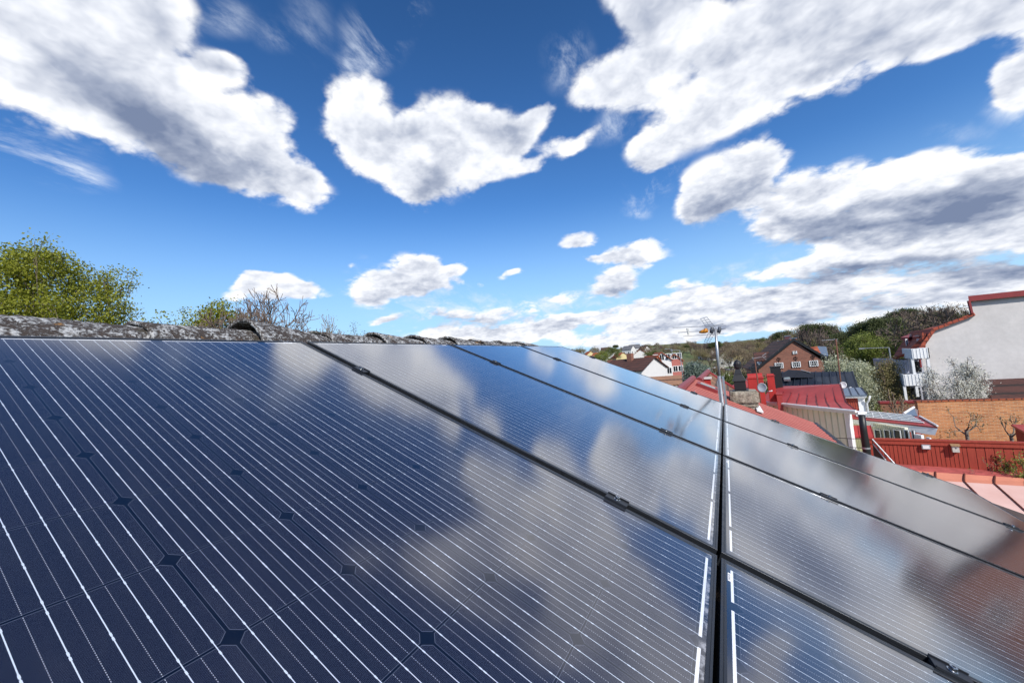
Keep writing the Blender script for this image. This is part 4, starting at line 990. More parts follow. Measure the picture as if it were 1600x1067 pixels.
def pole(name, pxa, pya, pxb, pyb, Y, r_, m_, label, arm=None, cat='pole'):
    a_, b_ = at(pxa, pya, Y), at(pxb, pyb, Y); root = empty(name, (float(b_[0]), float(b_[1]), 0), label, cat)
    mb = MB(); mb.tube([(0, 0, 2.0), tuple(b_ - [b_[0], b_[1], 0]), tuple(a_ - [b_[0], b_[1], 0])], r_, 8); mb.build('pole', m_, root, smooth=True)
    if arm:
        mb = MB()
        for (x0, y0, x1, y1) in arm: mb.tube([tuple(at(x0, y0, Y) - [b_[0], b_[1], 0]), tuple(at(x1, y1, Y + .15) - [b_[0], b_[1], 0])], r_ * .45, 6)
        mb.build('antenna_bars', m_galv, root)
    return root
pole('antenna_pole', 1179, 560, 1189, 632, 15.2, .020, m_rust, 'rusty brown antenna pole carrying the larger dish by the stone chimney', [(1175, 560, 1197, 557), (1191, 556, 1197, 552), (1191, 557, 1197, 562), (1175, 558, 1178, 563)], 'antenna')
pole('antenna_pole', 1306, 530, 1314, 601, 22, .028, m_rust, 'thin rusty antenna pole with a pale crossbar rising behind the red roof', [(1284, 532, 1309, 530), (1303, 529, 1308.5, 533), (1290, 531, 1291, 533)], 'antenna')

# --- black roofed house behind
bh = empty('black_roof_house', (8, 27, 0), 'long house with seamed black metal roof, skylight and big black chimney', 'house')
YK = 26.0; t1, t2 = at(1213, 581, YK + 1), at(1332, 580.6, YK); zb_ = at(1341, 606.5, YK - 2.2); b1 = at(1206, 613, YK - 1.2)
mb = MB(); mb.slab(lc(bh, t1, t2, zb_, b1), .07); bk_ = np.array([0, 3, -1.2]); mb.slab(lc(bh, t1 + bk_, t2 + bk_, t2, t1), .07); ro = mb.build('roof', m_blackmetal, bh)
mb = MB(); q = lc(bh, t1, t2, zb_, b1); seams(mb, *q, 11, .04, .05); mb.build('standing_seam', m_blackmetal, ro)
mb = MB(); vt = [(1222, 583), (1232, 577.5), (1248, 578.5), (1262, 580), (1272, 584.5)]; pts_f = [at(a, b, YK - .3) for a, b in vt]; pts_b = [p_ + np.array([.1, 1.6, -.15]) for p_ in pts_f]
for i in range(4): mb.slab(lc(bh, pts_f[i], pts_f[i+1], pts_b[i+1], pts_b[i]), .05)
mb.add(lc(bh, *pts_f, at(1272, 590, YK - .3), at(1222, 590, YK - .3)), [tuple(range(7))]); mb.build('dormer', m_blackmetal, bh)
mb = MB(); mb.slab(lc(bh, at(1254, 579.3, YK - .34) + [0,0,.05], at(1267, 583, YK - .34) + [0,0,.05], at(1267, 583, YK - .34) + [0,.5,.05], at(1254, 579.3, YK - .34) + [0,.5,.05]), .03); mb.build('dormer_cap', m_galv, bh)
def onplane4(q, px, py):
    A, B, C_ = [V3(p) for p in q[:3]]; n = (B - A).cross(C_ - A); r = Vector(ray(px, py)); c = Vector(CAM); return c + r * ((A - c).dot(n) / r.dot(n))
qq = (t1, t2, zb_); sk = [onplane4(qq, a, b) for a, b in ((1224.5, 588.5), (1234.5, 588.5), (1235.5, 595.5), (1225, 595.5))]; n_ = (V3(t2) - V3(t1)).cross(V3(zb_) - V3(t1)).normalized(); n_ = n_ if n_.z > 0 else -n_
mb = MB(); mb.slab([tuple(p_ + n_ * .10 - bh.location) for p_ in sk], .10); so_ = mb.build('skylight', m_galv, bh)
ctr = sum(sk, Vector()) / 4; mb = MB(); mb.slab([tuple(ctr + (p_ - ctr) * .8 + n_ * .115 - bh.location) for p_ in sk], .01); mb.build('pane', m_glassroof, so_)
mb = MB(); mb.hexa(lc(bh, b1 * [1,1,0], zb_ * [1,1,0] - [.3,0,0], t2 * [1,1,0] + [-.3,2.5,0], t1 * [1,1,0] + [0,2.5,0], b1 - [0,-.2,.1], zb_ - [.3,-.2,.1], t2 + [-.3,2.5,-1.2], t1 + [0,2.5,-1.2])); mb.build('wall', m_redboard, bh)
chimney(bh, (1203.5, 1219.5), 574, 606, 23.0, m_blackbody, 'box', capw=1.15); chimney(bh, (1173, 1180), 574.5, 588, 24.0, m_blackbody, 'box', capw=1.15)

# --- red boarded annex with white corner
an_ = empty('red_annex', tuple(at(1330, 630, 22.5) * [1, 1, 0]), 'narrow red boarded annex with white corner board, downpipe and blue grey roof', 'house')
YA = 22.0; z_ = at(1345, 617, YA)[2]
f1, f2 = at(1319, 618, YA), at(1354.5, 616.5, YA); g1, g2 = at(1316.5, 606, YA + 1.6), at(1345, 605, YA + 1.6)
mb = MB(); mb.slab(lc(an_, g1, g2, f2, f1), .06); ro = mb.build('roof', m_greymetal, an_); mb = MB(); seams(mb, *lc(an_, g1, g2, f2, f1), 3, .03, .03); mb.build('standing_seam', m_blackmetal, ro)
mb = MB(); h1, h2 = at(1318, 619, YA + .05), at(1353.5, 618, YA + .05); mb.hexa(lc(an_, h1 - [0,0,.09], h2 - [0,0,.09], h2 + [0,.25,-.09], h1 + [0,.25,-.09], h1 + [0,0,.02], h2 + [0,0,.02], h2 + [0,.25,.02], h1 + [0,.25,.02])); mb.build('eaves_board', m_white, an_)
w1, w2 = at(1318, 625, YA + .25), at(1350, 625, YA + .25); mb = MB(); wall(mb, lc(an_, w1)[0], lc(an_, w2)[0], z_ - .1, z_ - .1, 0, 2.5); mb.build('wall', m_fadedred, an_)
mb = MB()
for k in range(8): x_ = w1[0] + (w2[0] - w1[0]) * k / 9 + .08 - an_.location.x; mb.box((x_, w1[1] - an_.location.y - .02, 1), (x_ + .03, w1[1] - an_.location.y - .002, z_ - .12))
mb.build('batten', m_redboard, an_)
mb = MB(); x_ = w2[0] - an_.location.x; y_ = w1[1] - an_.location.y; mb.box((x_ - .22, y_ - .04, 0), (x_ + .02, y_ - .0205, z_ - .1)); mb.build('corner_board', m_white, an_)
mb = MB(); mb.tube([(x_ + .16, y_ - .28, z_ - .06), (x_ + .12, y_ - .2, z_ - .25), (x_ + .06, y_ - .1, z_ - .4), (x_ + .06, y_ - .1, .2)], .04, 8); mb.build('downpipe', m_white, an_, smooth=True)

# --- veranda with glass roof
vr = empty('veranda', (7.0, 20.5, 0), 'white and red veranda with a glass roof between the cream house and the brick wall', 'veranda')
YV0, YV1 = 20.2, 18.9
e0, e1 = at(1327.6, 652.8, YV0), at(1465, 666.9, YV1); e1[2] = e0[2] = (e0[2] + e1[2]) / 2
e0, e1 = atz(1328, 652.8, e0[2]), atz(1465, 666.9, e0[2]); t0, t1_ = at(1337, 640.6, e0[1] + 2.3), at(1437, 651.5, e1[1] + 2.3)
mb = MB(); mb.slab(lc(vr, t0, t1_, e1, e0), .05); mb.build('roof', m_redmetal, vr)
qp = (t0, t1_, e1); n_ = (V3(t1_) - V3(t0)).cross(V3(e1) - V3(t0)).normalized(); n_ = n_ if n_.z > 0 else -n_
cor = [onplane4(qp, a, b) for a, b in ((1340, 642), (1424, 650.5), (1444, 662), (1338, 651.3))]
mb = MB(); mb.slab([tuple(p_ + n_ * .02 - vr.location) for p_ in cor], .015); gl = mb.build('glass_roof', m_glassroof, vr)
mb = MB()
for k in range(5):
    a_ = cor[0].lerp(cor[3], k / 4); b_ = cor[1].lerp(cor[2], k / 4); mb.tube([tuple(a_ + n_ * .04 - vr.location), tuple(b_ + n_ * .04 - vr.location)], .022, 5)
for k in range(8):
    a_ = cor[0].lerp(cor[1], k / 7); b_ = cor[3].lerp(cor[2], k / 7); mb.tube([tuple(a_ + n_ * .04 - vr.location), tuple(b_ + n_ * .04 - vr.location)], .014, 4)
mb.tube([tuple(V3(t1_) + n_ * .04 - vr.location), tuple(V3(e1) + n_ * .04 - vr.location)], .035, 6)
mb.build('glazing_bar', m_white, gl)
mb = MB(); hh_ = .24; mb.hexa(lc(vr, e0 - [0,0,.05+hh_*.75], e1 - [.1,0,.05+hh_], e1 + [-.1,.3,-.05-hh_], e0 + [0,.3,-.05-hh_*.75], e0 - [0,0,.052], e1 - [0,0,.052], e1 + [0,.3,-.052], e0 + [0,.3,-.052])); mb.build('eaves_board', m_white, vr)
A_, B_ = e0 + [0, .45, 0], e1 + [-.75, .45, 0]
mb = MB(); d_, n2_ = wall(mb, lc(vr, A_)[0], lc(vr, B_)[0], e0[2] - .1, e0[2] - .1, 0, .12); mb.build('wall', m_cream, vr)
mb = MB()
for k in range(1, 30): c_ = V3(A_).lerp(V3(B_), k / 30); obox(mb, (c_.x - 7, c_.y - 20.5), d_, n2_, .03, .02, 3.0, e0[2] - .12)
mb.build('batten', m_creamdark, vr)
Lp = [(1367, 1380), (1382, 1394.5), (1397, 1411), (1413.5, 1424), (1425, 1433)]
for x0, x1 in Lp:
    w = window(None, A_ - [0, .05, 0], B_ - [0, .05, 0], x0, 671 + (x0 - 1367) * .012, x1, 692, 1, 1, .028); w.parent = vr; w.matrix_parent_inverse = Matrix.Translation(-vr.location); w['label'] = 'white framed window pane of the veranda'
c_ = onwall(A_, B_, 1438, 675); mb = MB(); obox(mb, (c_[0] - 7, c_[1] - 20.5), d_, n2_, .22, .10, 1, e0[2] - .25); mb.build('post', m_white, vr); mb = MB(); c_ = onwall(A_, B_, 1451, 675); obox(mb, (c_[0] - 7, c_[1] - 20.5), d_, n2_, .12, .06, 1, e0[2] - .3); mb.build('post', m_white, vr)
aw = [at(1331, 664.5, 18.9), at(1360, 664.5, 18.9), at(1366, 683, 18.3), at(1332, 683, 18.3)]
mb = MB(); mb.slab(lc(vr, *aw), .05); ao = mb.build('awning', m_redmetal, vr); mb = MB(); seams(mb, *lc(vr, *aw), 3, .02, .02); mb.build('standing_seam', m_maroon, ao)

# --- red board fence on the terrace, with lamp and nest box
fn = empty('board_fence', (7.7, 17.8, 2.6), 'long red board fence with a capping rail above the pink metal roof', 'fence')
fz = at(1480, 686, 17.9)[2]; FA, FB = atz(1357, 684.2, fz), atz(1600, 690.5, fz); FB = FB + (FB - FA) * .8
fd = V3(FB - FA).normalized(); fnr = Vector((-fd.y, fd.x, 0)); Lf = V3(FB - FA).length; zbt = at(1480, 731, 17.9)[2] - .05
def fbox(mb, s0, s1, t0, t1, z0, z1, mi=0):
    o_ = Vector((FA[0], FA[1], 0)) - Vector((7.7, 17.8, 0)); pts = [o_ + fd * s0 + fnr * t0, o_ + fd * s1 + fnr * t0, o_ + fd * s1 + fnr * t1, o_ + fd * s0 + fnr * t1]
    mb.hexa([(q.x, q.y, z0 - 2.6) for q in pts] + [(q.x, q.y, z1 - 2.6) for q in pts], mi)
sJ = (onwall(FA, FB, 1508, 700)[0] - FA[0]) / fd.x
mb = MB(); fbox(mb, 0, Lf, -.06, .10, fz - .055, fz); fbox(mb, 0, Lf, -.035, -.0, fz - .19, fz - .056); mb.build('capping_rail', m_redboard, fn)
rr = random.Random(5); s_ = 0; mb = MB()
while s_ < sJ - .05:
    w_ = .105; fbox(mb, s_ + .007, s_ + w_ - .007, rr.uniform(.004, .010), .03, zbt + .12, fz - .19); s_ += w_
while s_ < Lf - .2: w_ = .20; fbox(mb, s_ + .008, s_ + w_ - .008, rr.uniform(.002, .012), .03, zbt - .3, fz - .19); s_ += w_
mb.build('boards', m_redboard, fn)
mb = MB(); fbox(mb, 0, Lf, .031, .05, zbt, fz - .06); mb.build('backing', m_blackbody, fn)
mb = MB(); fbox(mb, .3, sJ, -.02, .03, zbt + .03, zbt + .119); mb.build('bottom_rail', m_redboard, fn)
def fl_loc(px, py): p = onwall(FA, FB, px, py); return p
p = fl_loc(1446, 697.5); lamp = empty('wall_lamp', tuple(p), 'grey square wall lamp on the red fence', 'lamp'); lamp.rotation_euler.z = math.atan2(fd.y, fd.x)
mb = MB(); mb.box((-.11, -.10, -.08), (.11, .0, .08)); mb.build('housing', m_galv, lamp, bevel=.012)
mb = MB(); mb.box((-.08, -.108, -.055), (.08, -.1005, .055)); mb.build('lens', m_white, lamp)
p = fl_loc(1491.5, 699); nb_ = empty('nest_box', tuple(p), 'small pale box with tilted brown lid hanging on the red fence', 'box'); nb_.rotation_euler.z = math.atan2(fd.y, fd.x)
mb = MB(); mb.hexa([(-.08, -.14, -.13), (.08, -.14, -.13), (.08, 0, -.13), (-.08, 0, -.13), (-.08, -.14, .07), (.08, -.14, .07), (.08, 0, .11), (-.08, 0, .11)]); bo = mb.build('box_body', plain('weathered pale wood', (.5, .5, .46), .8), nb_)
mb = MB(); mb.hexa([(-.11, -.18, .075), (.11, -.18, .075), (.11, .01, .125), (-.11, .01, .125), (-.11, -.18, .095), (.11, -.18, .095), (.11, .01, .145), (-.11, .01, .145)]); mb.build('lid', plain('brown wood', (.32, .2, .1), .8), nb_)
mb = MB(); mb.tube([(0, -.142, 0), (0, -.139, 0)], .02, 12); mb.build('entrance_hole', m_blackbody, nb_)
# stair rail
sr = empty('stair_railing', tuple(at(1363, 686, 16.9)), 'sloping galvanised stair handrail with dark mesh in front of the red fence', 'railing')
a_, b_ = at(1363, 686, 16.9), at(1413, 741, 16.2); c_, e_ = at(1364, 693.5, 16.9), at(1402, 741, 16.3); L_ = a_
mb = MB(); mb.tube([tuple(a_ - L_), tuple(b_ - L_)], .022, 8); mb.tube([tuple(c_ - L_), tuple(e_ - L_)], .015, 8); mb.build('handrail', m_galv, sr)
mb = MB()
for k in range(5): t = k / 4; q = c_ + (e_ - c_) * t; mb.tube([tuple(a_ + (b_ - a_) * t * .8 - L_), tuple(q + [0, 0, -.9] - L_)], .014, 6)
mb.build('baluster', m_blackbody, sr)
mb = MB(); mb.slab([tuple(c_ - L_), tuple(e_ - L_), tuple(e_ - L_ + [0, 0, -.9]), tuple(c_ - L_ + [0, 0, -.9])], .01); mb.build('mesh_panel', plain('dark mesh', (.06, .02, .02), .8), sr)
# small iron railing near the cream house
ir = empty('iron_railing', tuple(at(1310, 690, 15.5)), 'thin black iron railing below the cream wall', 'railing'); L_ = at(1310, 690, 15.5)
mb = MB()
for dz_ in (0, -.28): mb.tube([tuple(at(1284, 683, 15.9) - L_ + [0, 0, dz_]), tuple(at(1362, 686.5, 15.2) - L_ + [0, 0, dz_])], .010, 6)
for k in range(16): q = at(1284, 683, 15.9) + (at(1362, 686.5, 15.2) - at(1284, 683, 15.9)) * k / 15; mb.tube([tuple(q - L_ - [0, 0, .28 if k % 4 else 0]), tuple(q - L_ - [0, 0, 1.0])], .007, 5)
mb.build('bars', m_blackbody, ir)

# --- pink sheet metal roof in front of the fence
pr = empty('pink_roof_house', (8.5, 14, 0), 'low building with faded pink sheet metal roof below the red fence', 'house')
PA, PB = at(1396, 726.5, 17.5), at(1600, 741, 17.3); QA, QB = at(1400, 731.5, 17.1), at(1600, 746, 16.9)
ext = lambda A, B, k=.7: B + (B - A) * k
SA, SB = at(1404, 745, 16.6), at(1600, 758.5, 16.4); LA, LB = SA + [-.35, -5.2, -1.35], SB + [-.0, -5.2, -1.35]
PB, QB, SB, LB = ext(PA, PB), ext(QA, QB), ext(SA, SB), ext(LA, LB)
lx = np.array([-1.0, 0, 0])
PA, QA, SA, LA = PA + lx, QA + lx, SA + lx, LA + lx
mb = MB(); mb.slab(lc(pr, PA + [0,0,.03], PB + [0,0,.03], QB, QA), .05); mb.slab(lc(pr, PA + [0,.4,.0], PB + [0,.4,.0], PB + [0,0,.03], PA + [0,0,.03]), .05); mb.build('ridge_flashing', m_maroon2 if 'm_maroon2' in globals() else plain('worn dusty red flashing', (0.44, 0.10, 0.09), .6, var=.3, scale=5), pr)
mb = MB(); mb.slab(lc(pr, QA, QB, SB, SA), .05); mb.build('upper_roof', m_pinkup, pr)
mb = MB(); mb.slab(lc(pr, SA, SB, LB, LA), .05); ro = mb.build('roof', m_pinkmetal, pr)
mb = MB(); m_seam = plain('rust brown seam', (.14, .04, .025), .7)
nse = 8
w0 = (onwall(SA, SB, 1469, 750)[0] - SA[0]) / (SB[0] - SA[0]); w1_ = (onwall(SA, SB, 1507, 752)[0] - SA[0]) / (SB[0] - SA[0]); w2_ = (onwall(SA, SB, 1554, 755)[0] - SA[0]) / (SB[0] - SA[0])
stp = (w2_ - w1_)
for k in range(-3, 8):
    t = w1_ + stp * k
    if t < 0 or t > 1: continue
    q = lc(pr, QA + (QB - QA) * t, SA + (SB - SA) * t, LA + (LB - LA) * t); a_, b_, c_ = [Vector(x) + Vector((0, 0, .02)) for x in q]
    mb.tube([tuple(a_), tuple(b_)], .022, 5); mb.tube([tuple(b_), tuple(c_)], .022, 5)
mb.build('standing_seam', m_seam, ro)
mb = MB(); mb.hexa(lc(pr, LA * [1,1,0] + [.3,.3,0], LB * [1,1,0] + [0,.3,0], PB * [1,1,0] + [0,.4,0], PA * [1,1,0] + [.3,.4,0], LA + [.3,.3,-.1], LB + [0,.3,-.1], PB + [0,.4,-.1], PA + [.3,.4,-.1])); mb.build('wall', m_plaster, pr)
mb = MB(); mb.tube(lc(pr, LA + [0, -.05, -.05], LB + [0, -.05, -.05]), .07, 8); mb.build('gutter', m_white, pr)

# --- garden terrace behind the fence
gt = MB(); gt.hexa([(4.2, 18.2, 0), (16, 18.0, 0), (18, 34, 0), (6, 34, 0), (4.2, 18.2, 1.2), (16, 18.0, 1.2), (18, 34, 1.2), (6, 34, 1.2)])
tag(gt.build('garden_terrace', m_ground), kind='structure')
# --- orange brick wall, its older return, brown tiled shed, red shed
bw = empty('brick_wall', (12, 27, 0), 'long sunlit orange brick garden wall behind the veranda', 'wall')
zt_ = at(1500, 626.5, 27)[2]; a_, b_ = at(1435, 640, 27), at(1600, 640, 27) + [6, 0, 0]
mb = MB(); wall(mb, lc(bw, a_)[0], lc(bw, b_)[0], zt_, zt_, 0, .35); mb.build('wall', m_brick, bw)
mb = MB(); wall(mb, (a_[0] - 12 - .03, a_[1] - 27 - .03), (b_[0] - 12, b_[1] - 27 - .03), zt_ + .06, zt_ + .06, zt_, .42); mb.build('coping', m_tileorange, bw)
bw2 = empty('brick_wall', (10, 30, 0), 'darker old brick wall behind the pale pruned tree', 'wall')
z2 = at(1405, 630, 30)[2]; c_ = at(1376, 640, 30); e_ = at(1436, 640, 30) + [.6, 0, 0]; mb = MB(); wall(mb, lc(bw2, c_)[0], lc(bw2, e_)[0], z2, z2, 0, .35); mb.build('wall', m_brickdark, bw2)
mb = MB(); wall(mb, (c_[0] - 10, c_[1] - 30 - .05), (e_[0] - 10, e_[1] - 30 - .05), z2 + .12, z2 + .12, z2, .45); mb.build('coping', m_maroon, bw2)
gs = empty('lean_to_roof', tuple(at(1420, 648, 25) * [1, 1, 0]), 'small grey lean-to roof with red end against the brick wall', 'shed'); L_ = np.array(gs.location)
a_, b_, c_, e_ = at(1412, 647, 24.5), at(1428, 637, 25.5), at(1434, 640, 26.8), at(1434, 650, 24.6)
mb = MB(); mb.slab([tuple(x - L_) for x in (a_, b_, c_, e_)], .06); mb.build('roof', m_greymetal, gs); mb = MB(); mb.hexa([tuple(x * [1,1,0] - L_ * [1,1,0]) for x in (a_, e_, c_, b_)] + [tuple(x - L_ - [0,0,.07]) for x in (a_, e_, c_, b_)]); mb.build('wall', m_redboard, gs)
mb = MB(); mb.tube([tuple(a_ - L_ + [0,0,.03]), tuple(b_ - L_ + [0,0,.03])], .05, 6); mb.build('edge_trim', m_white, gs)
ts = empty('tiled_outbuilding', tuple(at(1590, 610, 31) * [1, 1, 0]), 'low outbuilding with brown tiled roof under the white gable wall', 'shed'); L_ = np.array(ts.location)
a_, b_ = at(1520, 594, 34), at(1600, 592, 34) + [8, 0, 0]; e_, c_ = at(1551, 622.5, 31), at(1600, 622.5, 31) + [8, 0, 0]; b_[2] = a_[2]; c_[2] = e_[2]
mb = MB(); mb.slab([tuple(x - L_) for x in (a_, b_, c_, e_)], .1); mb.build('roof', m_tilebrown, ts); mb = MB(); mb.tube([tuple(e_ - L_ + [0,-.08,-.06]), tuple(c_ - L_ + [0,-.08,-.06])], .07, 6); mb.build('gutter', m_greymetal, ts)
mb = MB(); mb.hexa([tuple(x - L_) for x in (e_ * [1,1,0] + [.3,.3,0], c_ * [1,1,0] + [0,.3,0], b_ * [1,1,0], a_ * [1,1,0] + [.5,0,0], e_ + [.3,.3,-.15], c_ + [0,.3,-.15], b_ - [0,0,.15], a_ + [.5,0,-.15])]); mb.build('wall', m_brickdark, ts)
rs_ = empty('red_shed', tuple(at(1600, 680, 22) * [1, 1, 0]), 'dark red shed with sloping roof at the right edge by the brick wall', 'shed'); L_ = np.array(rs_.location)
a_, b_, c_, e_ = at(1579.5, 663, 24.5), at(1600, 674, 22.5) , at(1600, 674, 22.5) + [4, 0, 0], at(1579.5, 663, 24.5) + [4.5, 0, 0]
mb = MB(); mb.slab([tuple(x - L_) for x in (a_, b_, c_, e_)], .08); mb.build('roof', m_redmetal, rs_); mb = MB(); mb.hexa([tuple(x - L_) for x in (a_ * [1,1,0] + [.1,0,0], b_ * [1,1,0] + [.1,0,0], c_ * [1,1,0], e_ * [1,1,0], a_ + [.1,0,-.08], b_ + [.1,0,-.08], c_ - [0,0,.08], e_ - [0,0,.08])]); mb.build('wall', m_redboard, rs_)

# ================================================================== farther buildings
# --- brown brick gable house
YB_ = 45.0; gb_ = empty('brick_house', (7.4, 45, 0), 'brown brick house with a steep gable, white windows and tall chimneys', 'house')
def B(px, py, Y=YB_): return at(px, py, Y)
ap, lf_, rt_ = B(1239.5, 529), B(1186, 573), B(1291, 560.5); lf2 = B(1200, 562)
zl = 4.2
mb = MB(); dpt = np.array([-.06, 1, 0]) * 11
base_l, base_r = B(1186, 585) * [1,1,0] , B(1289, 585) * [1,1,0]
wl, wr = np.array([base_l[0], YB_, lf_[2] - .1]), np.array([base_r[0], YB_, rt_[2] - .15])
mb.poly(lc(gb_, base_l, base_r, wr, ap - [0,0,.25], wl)); mb.poly(list(reversed(lc(gb_, base_l + dpt, base_r + dpt, wr + dpt, ap - [0,0,.25] + dpt, wl + dpt))))
mb.quad(*lc(gb_, base_r, base_r + dpt, wr + dpt, wr)); mb.quad(*lc(gb_, base_l + dpt, base_l, wl, wl + dpt)); mb.build('wall', m_brickbrown, gb_)
fo = np.array([0, -.12, 0]); mb = MB()
mb.slab(lc(gb_, ap + fo, rt_ + fo + [.4, 0, -.2], rt_ + dpt + [.4, 0, -.2], ap + dpt), .12); mb.slab(lc(gb_, ap + fo, lf_ + fo - [.5, 0, .35], lf_ + dpt - [.5, 0, .35], ap + dpt), .18); rf = mb.build('roof', m_tilebrown, gb_)
mb = MB()
for e__ in (rt_ + [.42, 0, -.2], lf_ - [.52, 0, .35]):
    mb.hexa(lc(gb_, ap + fo + [0, -.06, -.22], e__ + fo + [0, -.06, -.22], e__ + fo + [0, -.001, -.22], ap + fo + [0, -.001, -.22], ap + fo + [0, -.06, .05], e__ + fo + [0, -.06, .05], e__ + fo + [0, -.001, .05], ap + fo + [0, -.001, .05]))
mb.build('verge_board', m_blackbody, gb_)
chimney(gb_, (1234, 1245), 529, 535, 45.2, m_brickbrown, 'box', capw=1.15, extra=m_greymetal); chimney(gb_, (1226, 1235.5), 525.5, 540, 49, plain('dark plum render', (.10, .04, .05), .8), 'box', capw=1.15, extra=m_greymetal); chimney(gb_, (1214.5, 1221.5), 533, 545, 52, m_brickbrown, 'box', capw=1.15, extra=m_greymetal)
G0, G1 = B(1180, 575, YB_) , B(1295, 575, YB_)
for (x0, y0, x1, y1, cc, rr_) in ((1236.5, 565, 1251.5, 573.8, 4, 2), (1263.8, 563, 1279, 572.2, 4, 2), (1210, 566.5, 1224.6, 575.3, 4, 2), (1238.2, 548.3, 1245.6, 552.9, 3, 1)):
    w = window(None, G0, G1, x0, y0, x1, y1, cc, rr_, .07, thick=.1); w.parent = gb_; w.matrix_parent_inverse = Matrix.Translation(-gb_.location)
for (px, py) in ((1216.5, 561), (1243, 559.5), (1270, 557.5)):
    p = at(px, py, YB_ - .05); mb = MB(); q = V3(p) - gb_.location
    for k in range(10):
        a1_, a2_ = 2 * math.pi * k / 10, 2 * math.pi * (k + 1) / 10; mb.tube([tuple(q + Vector((.14 * math.cos(a1_), 0, .14 * math.sin(a1_)))), tuple(q + Vector((.14 * math.cos(a2_), 0, .14 * math.sin(a2_))))], .02, 4)
    mb.tube([tuple(q + Vector((0, 0, .14))), tuple(q - Vector((0, 0, .40)))], .02, 4); mb.build('wall_anchor', m_blackbody, gb_)
d0, d1, d2, d3 = at(1264, 543, 48), at(1277, 541, 48), at(1284, 555, 46.5), at(1268, 549, 46.5)
mb = MB(); mb.slab(lc(gb_, d0, d1, d2, d3), .15); mb.build('dormer_roof', m_tileorange, gb_); mb = MB(); mb.slab(lc(gb_, d1, d1 + [.7, 0, -.1], d2 + [.5, 0, -.1], d2), .3); mb.build('dormer_trim', m_greymetal, gb_)
d0, d1, d2, d3 = at(1177, 550.5, 47.5), at(1205, 549, 50), at(1200, 562, 45.5), at(1180, 563, 45.5)
mb = MB(); mb.slab(lc(gb_, d0, d1, d2, d3), .15); mb.hexa(lc(gb_, d3 - [-.3,0,4], d2 - [0,0,4], d2 + [0,3,-4], d3 + [.3,3,-4], d3 - [-.3,-.3,.3], d2 - [0,-.3,.3], d2 + [0,3,0], d3 + [.3,3,0]), 1); mb.build('side_wing', [m_tilebrown, m_white], gb_)

# --- white block with blank gable wall, mansard roof and balconies
wb = empty('white_apartment_block', (16, 38, 0), 'white block of flats with a huge blank gable wall, red mansard roof and white balconies', 'building')
YW = 38.0; W_ = lambda px, py, dy=0: at(px, py, YW + dy)
ol = [(1446, 640), (1440.5, 560), (1440.5, 542.4), (1454.9, 514.5), (1518.6, 490), (1514.8, 470.0)]
pts = [W_(*p) for p in ol]; pts[0][2] = 0; tr = W_(1600, 461.5); dxr = (tr - pts[-1]); right = pts[-1] + dxr * 1.9; 
pts[0][0] = pts[1][0]; pts.append(right); pts.append(np.array([right[0], YW, 0]))
dW = (at(1412, 560, YW + 8) - at(1440.5, 560, YW)) * [1, 1, 0]; dW2 = (at(1519, 480, YW + 8) - at(1514.8, 480, YW)) * [1, 1, 0]
mb = MB(); mb.poly(lc(wb, *pts)); mb.quad(*lc(wb, pts[0] + dW, pts[0], pts[2], pts[2] + dW)); mb.quad(*lc(wb, pts[4] + dW2, pts[4], pts[5], pts[5] + dW2)); mb.quad(*lc(wb, pts[6], pts[6] + dW2, pts[7] + dW2, pts[7])); mb.build('wall', m_render, wb)
mb = MB(); fo = np.array([0, -.25, .06])
mb.slab(lc(wb, pts[3] + fo, pts[4] + fo, pts[4] + dW2 * .5, pts[3] + dW * .5), .2); mb.slab(lc(wb, pts[2] + fo - [.25, 0, .1], pts[3] + fo, pts[3] + dW, pts[2] + dW - [.25, 0, .1]), .2); rf = mb.build('roof', m_tileorange, wb)
rf.data.materials[0] = courses('red clay tiles', (0.40, 0.085, 0.045), (0.30, 0.060, 0.035), (0.12, 0.03, 0.02), .3, .35, msz=.03, var=.3)
mb = MB(); mb.hexa(lc(wb, pts[5] + [-.15,-.3,-.05], right + [.2,-.3,-.05], right + dW2 + [0,0,-.05], pts[5] + dW2 + [-.15,0,-.05], pts[5] + [-.15,-.3,.32], right + [.2,-.3,.32], right + dW2 + [0,0,.32], pts[5] + dW2 + [-.15,0,.32])); mb.build('top_roof_edge', m_maroon, wb)
mb = MB(); mb.tube(lc(wb, pts[5] + [-.16, -.3, 0], pts[4] + [-.12, -.3, 0]), .09, 6); mb.build('downpipe', m_maroon, wb); mb = MB(); mb.tube(lc(wb, pts[2] + [-.3, -.3, -.1], pts[2] + [-.3, -.3, -1.4]), .06, 6); mb.build('downpipe', m_maroon, wb)
